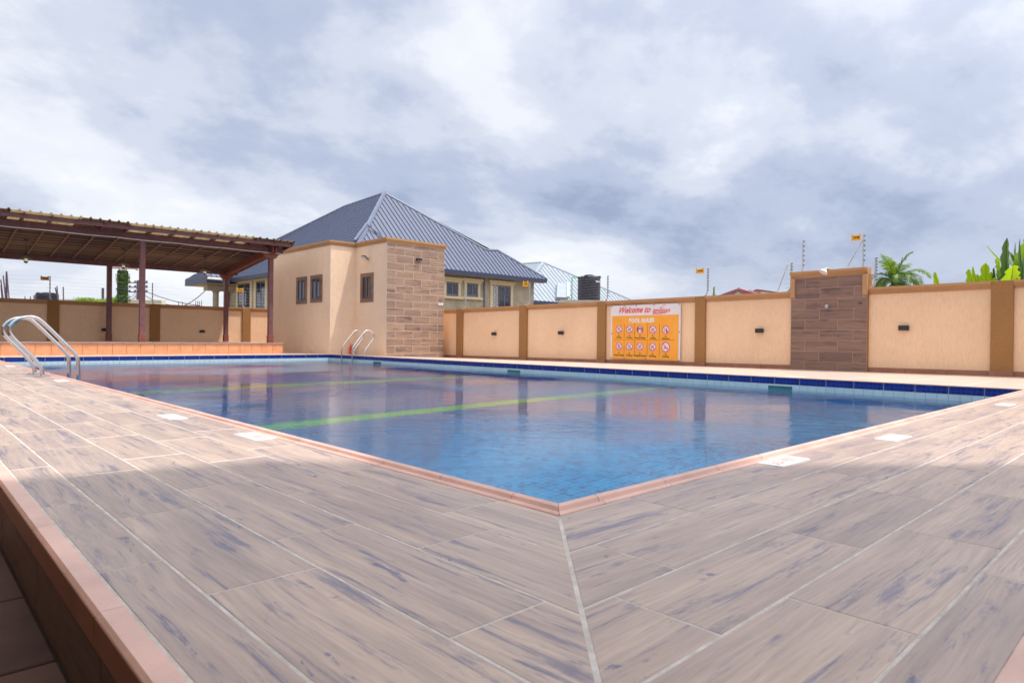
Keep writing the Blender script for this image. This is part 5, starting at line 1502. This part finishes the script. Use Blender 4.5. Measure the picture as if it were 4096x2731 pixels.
# ornamental spiky top left of maroon roof
sp_ = Vector(at_depth(2856, 1180, 110))
e = thing('young_tree', 'thin pointed bright green tree top between the fence post and the maroon roof', 'tree', (sp_.x, sp_.y, 0))
top = at_depth(2856, 1146, 110)[2]
MB().tube([(sp_.x, sp_.y, -0.5), (sp_.x, sp_.y, top)], [0.15, 0.03], 6).build('trunk', 'trunk', e)
pts = []
for k in range(400):
    f = rnd.random(); z = 2+(top-2)*f; r = 0.75*(1-f)+0.05
    a = rnd.uniform(0, 6.28); pts.append((sp_.x+r*math.cos(a), sp_.y+r*math.sin(a), z))
mb = MB(); leafcloud(mb, pts, 0.3, rnd); mb.build('crown', 'bush', e, smooth=False, kind='stuff')

# palm tree: trunk, fronds with leaflets
def frond(base, dirv, length, droop, rnd, leafl, mat, parent, width=0.13, nl=34):
    mb = MB(); base = Vector(base); d = Vector(dirv).normalized(); pts = []
    hz_ = Vector((d.x, d.y, 0)); 
    p = base.copy(); v = d.copy(); st_ = length/nl
    for i in range(nl+1):
        pts.append(p.copy()); v = (v+Vector((0, 0, -droop*(i/nl)*0.11))).normalized(); p = p+v*st_
    mb.tube([tuple(q) for q in pts], [0.07*(1-i/(nl+1))+0.012 for i in range(nl+1)], 5)
    for i in range(3, nl):
        t_ = i/nl; tang = (pts[i+1]-pts[i-1]).normalized(); sd_ = tang.cross(Vector((0, 0, 1)))
        if sd_.length < 0.05: sd_ = Vector((1, 0, 0))
        sd_.normalize(); up = sd_.cross(tang)
        L = leafl*math.sin(math.pi*min(1, 0.12+t_*0.86))**0.6
        for s_ in (-1, 1):
            dd = (tang*0.75+sd_*s_*0.9+up*0.18+Vector((rnd.gauss(0, .08), rnd.gauss(0, .08), rnd.gauss(0, .1)-0.1))).normalized()
            m1 = pts[i]+dd*L*0.55; m2 = pts[i]+dd*L+Vector((0, 0, -L*0.22))
            wv = tang*width*0.5
            mb.add([tuple(pts[i]-wv), tuple(pts[i]+wv), tuple(m1+wv*0.9), tuple(m2), tuple(m1-wv*0.9)], [(0, 1, 2, 4), (4, 2, 3)])
    mb.build('frond', mat, parent, tuple(base), smooth=False)
DP = 100.0
pc_ = Vector(at_depth(3578, 1122, DP))
pe = thing('palm_tree', 'windswept coconut palm crown rising behind the wall right of the shower wall', 'palm tree', (pc_.x, pc_.y, 0))
MB().tube([(pc_.x+0.6, pc_.y-0.4, -0.5), (pc_.x+0.3, pc_.y-0.2, 5), (pc_.x, pc_.y, pc_.z)], [0.6, 0.45, 0.38], 10).build('trunk', 'trunk', pe)
SR, SU, SF = Vector(_R2), Vector((0, 0, 1)), Vector(_F)
specs = [(-0.95, 0.75, 0.1, 4.6, 1.3), (-0.45, 1.0, -0.3, 5.0, 0.9), (-0.1, 1.0, 0.3, 5.0, 0.6), (0.25, 1.0, -0.2, 5.0, 0.6), (0.6, 1.0, 0.4, 5.6, 0.8), (0.95, 0.8, -0.2, 6.0, 1.0),
         (1.0, 0.42, 0.2, 5.8, 1.2), (1.0, 0.18, -0.1, 5.6, 1.3), (-0.9, 0.3, -0.3, 3.6, 1.6), (-0.8, 0.0, 0.4, 3.2, 1.4), (0.9, -0.02, 0.5, 5.4, 1.0), (0.2, 0.7, -0.9, 4.4, 1.4),
         (-0.3, 0.7, -0.8, 4.2, 1.4), (0.6, 0.6, -0.7, 4.8, 1.3), (-0.5, 0.5, 0.9, 4.0, 1.4), (0.5, 0.4, 0.9, 4.4, 1.4), (-0.2, 0.35, -1.0, 3.4, 1.6)]
for a, b, c, L, dr in specs:
    frond(pc_, SR*a+SU*b+SF*c, L*0.98, dr, rnd, 1.7, 'palm', pe, 0.17, 40)
for k in range(5):
    a = k*1.25; q = pc_+Vector((0.35*math.cos(a), 0.35*math.sin(a), -0.35))
    MB().lathe([(0.02, -0.22), (0.19, -0.1), (0.2, 0.06), (0.05, 0.2)], q.x, q.y, q.z, 8).build('coconut', 'trunk', pe)

# banana plants: big paddle leaves with folded blades
def banana_leaf(base, tip, width, side, mat, parent, curl=0.3, torn=0.0, rnd=rnd):
    base, tip = Vector(base), Vector(tip); n = 14
    ax = tip-base; L = ax.length; sv_ = Vector(side).normalized(); sv_ = (sv_-ax.normalized()*sv_.dot(ax.normalized())).normalized(); nn = ax.normalized().cross(sv_)
    mid = [base+ax*(i/n)+nn*(-curl*L*0.25*(i/n)**2)*1.0 for i in range(n+1)]
    mb = MB()
    lw = []
    for i in range(n+1):
        f = i/n; w_ = width*min(1.0, (f*6)**0.7 if f < 0.17 else 1)*math.sqrt(max(0, 1-max(0, (f-0.35)/0.65)**2.4))
        if torn and rnd.random() < torn: w_ *= rnd.uniform(0.6, 0.9)
        lw.append(w_)
    for s_ in (-1, 1):
        vs = []
        for i in range(n+1):
            vs += [tuple(mid[i]), tuple(mid[i]+sv_*s_*lw[i]*0.55+nn*lw[i]*0.22), tuple(mid[i]+sv_*s_*lw[i]+nn*lw[i]*0.18)]
        mb.add(vs, [(i*3+k, i*3+k+1, (i+1)*3+k+1, (i+1)*3+k) for i in range(n) for k in range(2)])
    mb.tube([tuple(q) for q in mid], [0.05*(1-0.8*i/n) for i in range(n+1)], 5)
    mb.build('leaf', mat, parent, tuple(base), smooth=True)
DBn = 46.0
def bplant(name_px, label, leaves, dep=DBn):
    b = Vector(at_depth(name_px, 1200, dep))
    e = thing('banana_plant', label, 'banana plant', (b.x, b.y, 0), 'banana plants beyond the right wall')
    MB().tube([(b.x, b.y, -0.5), (b.x, b.y, b.z+0.3)], [0.45, 0.3], 10).build('stem', simple('banana_stem', (0.16, 0.22, 0.07), 0.6, 0.2), e)
    for (x0, y0, x1, y1, w_, dd, mt, rot_) in leaves:
        A = Vector(at_depth(x0, y0, dep)); B = Vector(at_depth(x1, y1, dep+dd))
        s_ = SR*math.cos(rot_)+SF*math.sin(rot_)
        banana_leaf(A, B, w_*1.45 if w_ < 0.5 else w_*1.15, s_, mt, e, 0.22, 0.45)
bplant(4030, 'tall banana plant with dark and bright leaves at the right photo edge', [
    (4030, 1190, 4013, 950, 0.62, -1, 'bananadark', 0.5), (4040, 1195, 4046, 1055, 0.62, -2, 'bananabright', 0.1), (4020, 1060, 3940, 985, 0.20, 1, 'bananabright', 0.9),
    (4100, 1180, 4064, 957, 0.30, 0, 'bananadark', 0.7), (4075, 1120, 4048, 975, 0.28, 2, 'bananadark', 0.9), (4090, 1190, 4083, 1050, 0.42, -1, 'bananadark', 0.5), (4110, 1100, 4105, 1000, 0.45, 1, 'bananadark', 0.4),
    (4005, 1115, 3985, 1030, 0.22, 1, 'bananabright', 0.4), (4055, 1190, 4100, 1010, 0.5, 2, 'bananadark', 0.3), (4060, 1100, 4120, 940, 0.4, 1, 'bananabright', 0.3), (4070, 1070, 4030, 1010, 0.3, 2, 'bananadark', 0.2), (4020, 1195, 3990, 1090, 0.25, 2, 'bananadark', 0.2)])
bplant(3935, 'low banana plant with bright yellow green leaves against the sky', [
    (3920, 1200, 3865, 1078, 0.42, 0, 'bananabright', 0.35), (3928, 1200, 3880, 1066, 0.28, -1, 'bananabright', 0.6), (3955, 1200, 3935, 1052, 0.40, 0, 'bananabright', 0.2),
    (3995, 1190, 3968, 1072, 0.26, 1, 'bananadark', 0.6), (3950, 1195, 3980, 1110, 0.30, 0, 'bananabright', 0.3), (3925, 1205, 3905, 1100, 0.4, 1, 'bananabright', 0.1), (3985, 1200, 3960, 1090, 0.35, 1, 'bananabright', 0.1)])
bplant(3770, 'single upright bright banana leaf between the palm tree and the low banana plant', [(3775, 1200, 3732, 1088, 0.30, 0, 'bananabright', 0.5)])

# ------------------------------------------------------------------ unseen canopy behind the camera, added and shaped to shade the near deck
cp = thing('shade_canopy', 'unseen canopy roof on posts behind the viewer, added to shade the near deck', 'canopy', (-3, -5, 0))
CZ = 11.0
ox, oy = 1.6*CZ/6.5, -1.75*CZ/6.5
edge = [(-7.5, 3.9), (-2.07, 3.05), (-0.55, 2.62), (2.75, -0.36), (4.08, -1.48), (7.5, -4.4)]
back = [(3.6, -8.6), (-8.0, -4.0)]
roof = [(x+ox, y+oy) for x, y in edge+back][::-1]
n = len(roof)
MB().add([(x, y, CZ) for x, y in roof]+[(x, y, CZ+0.25) for x, y in roof], [tuple(range(n)), tuple(range(n, 2*n))]+[(i, (i+1) % n, n+(i+1) % n, n+i) for i in range(n)]).build('roof', 'canopyroof', cp)
for x, y in ((-4.9, -6.6), (5.9, -11.1), (0.4, -8.9)):
    MB().cbox(x-0.15, x+0.15, y-0.15, y+0.15, ZLOW, CZ, 0.02).build('post', 'maroonwood', cp)

for o in bpy.data.objects:
    if '_org' in o: del o['_org']
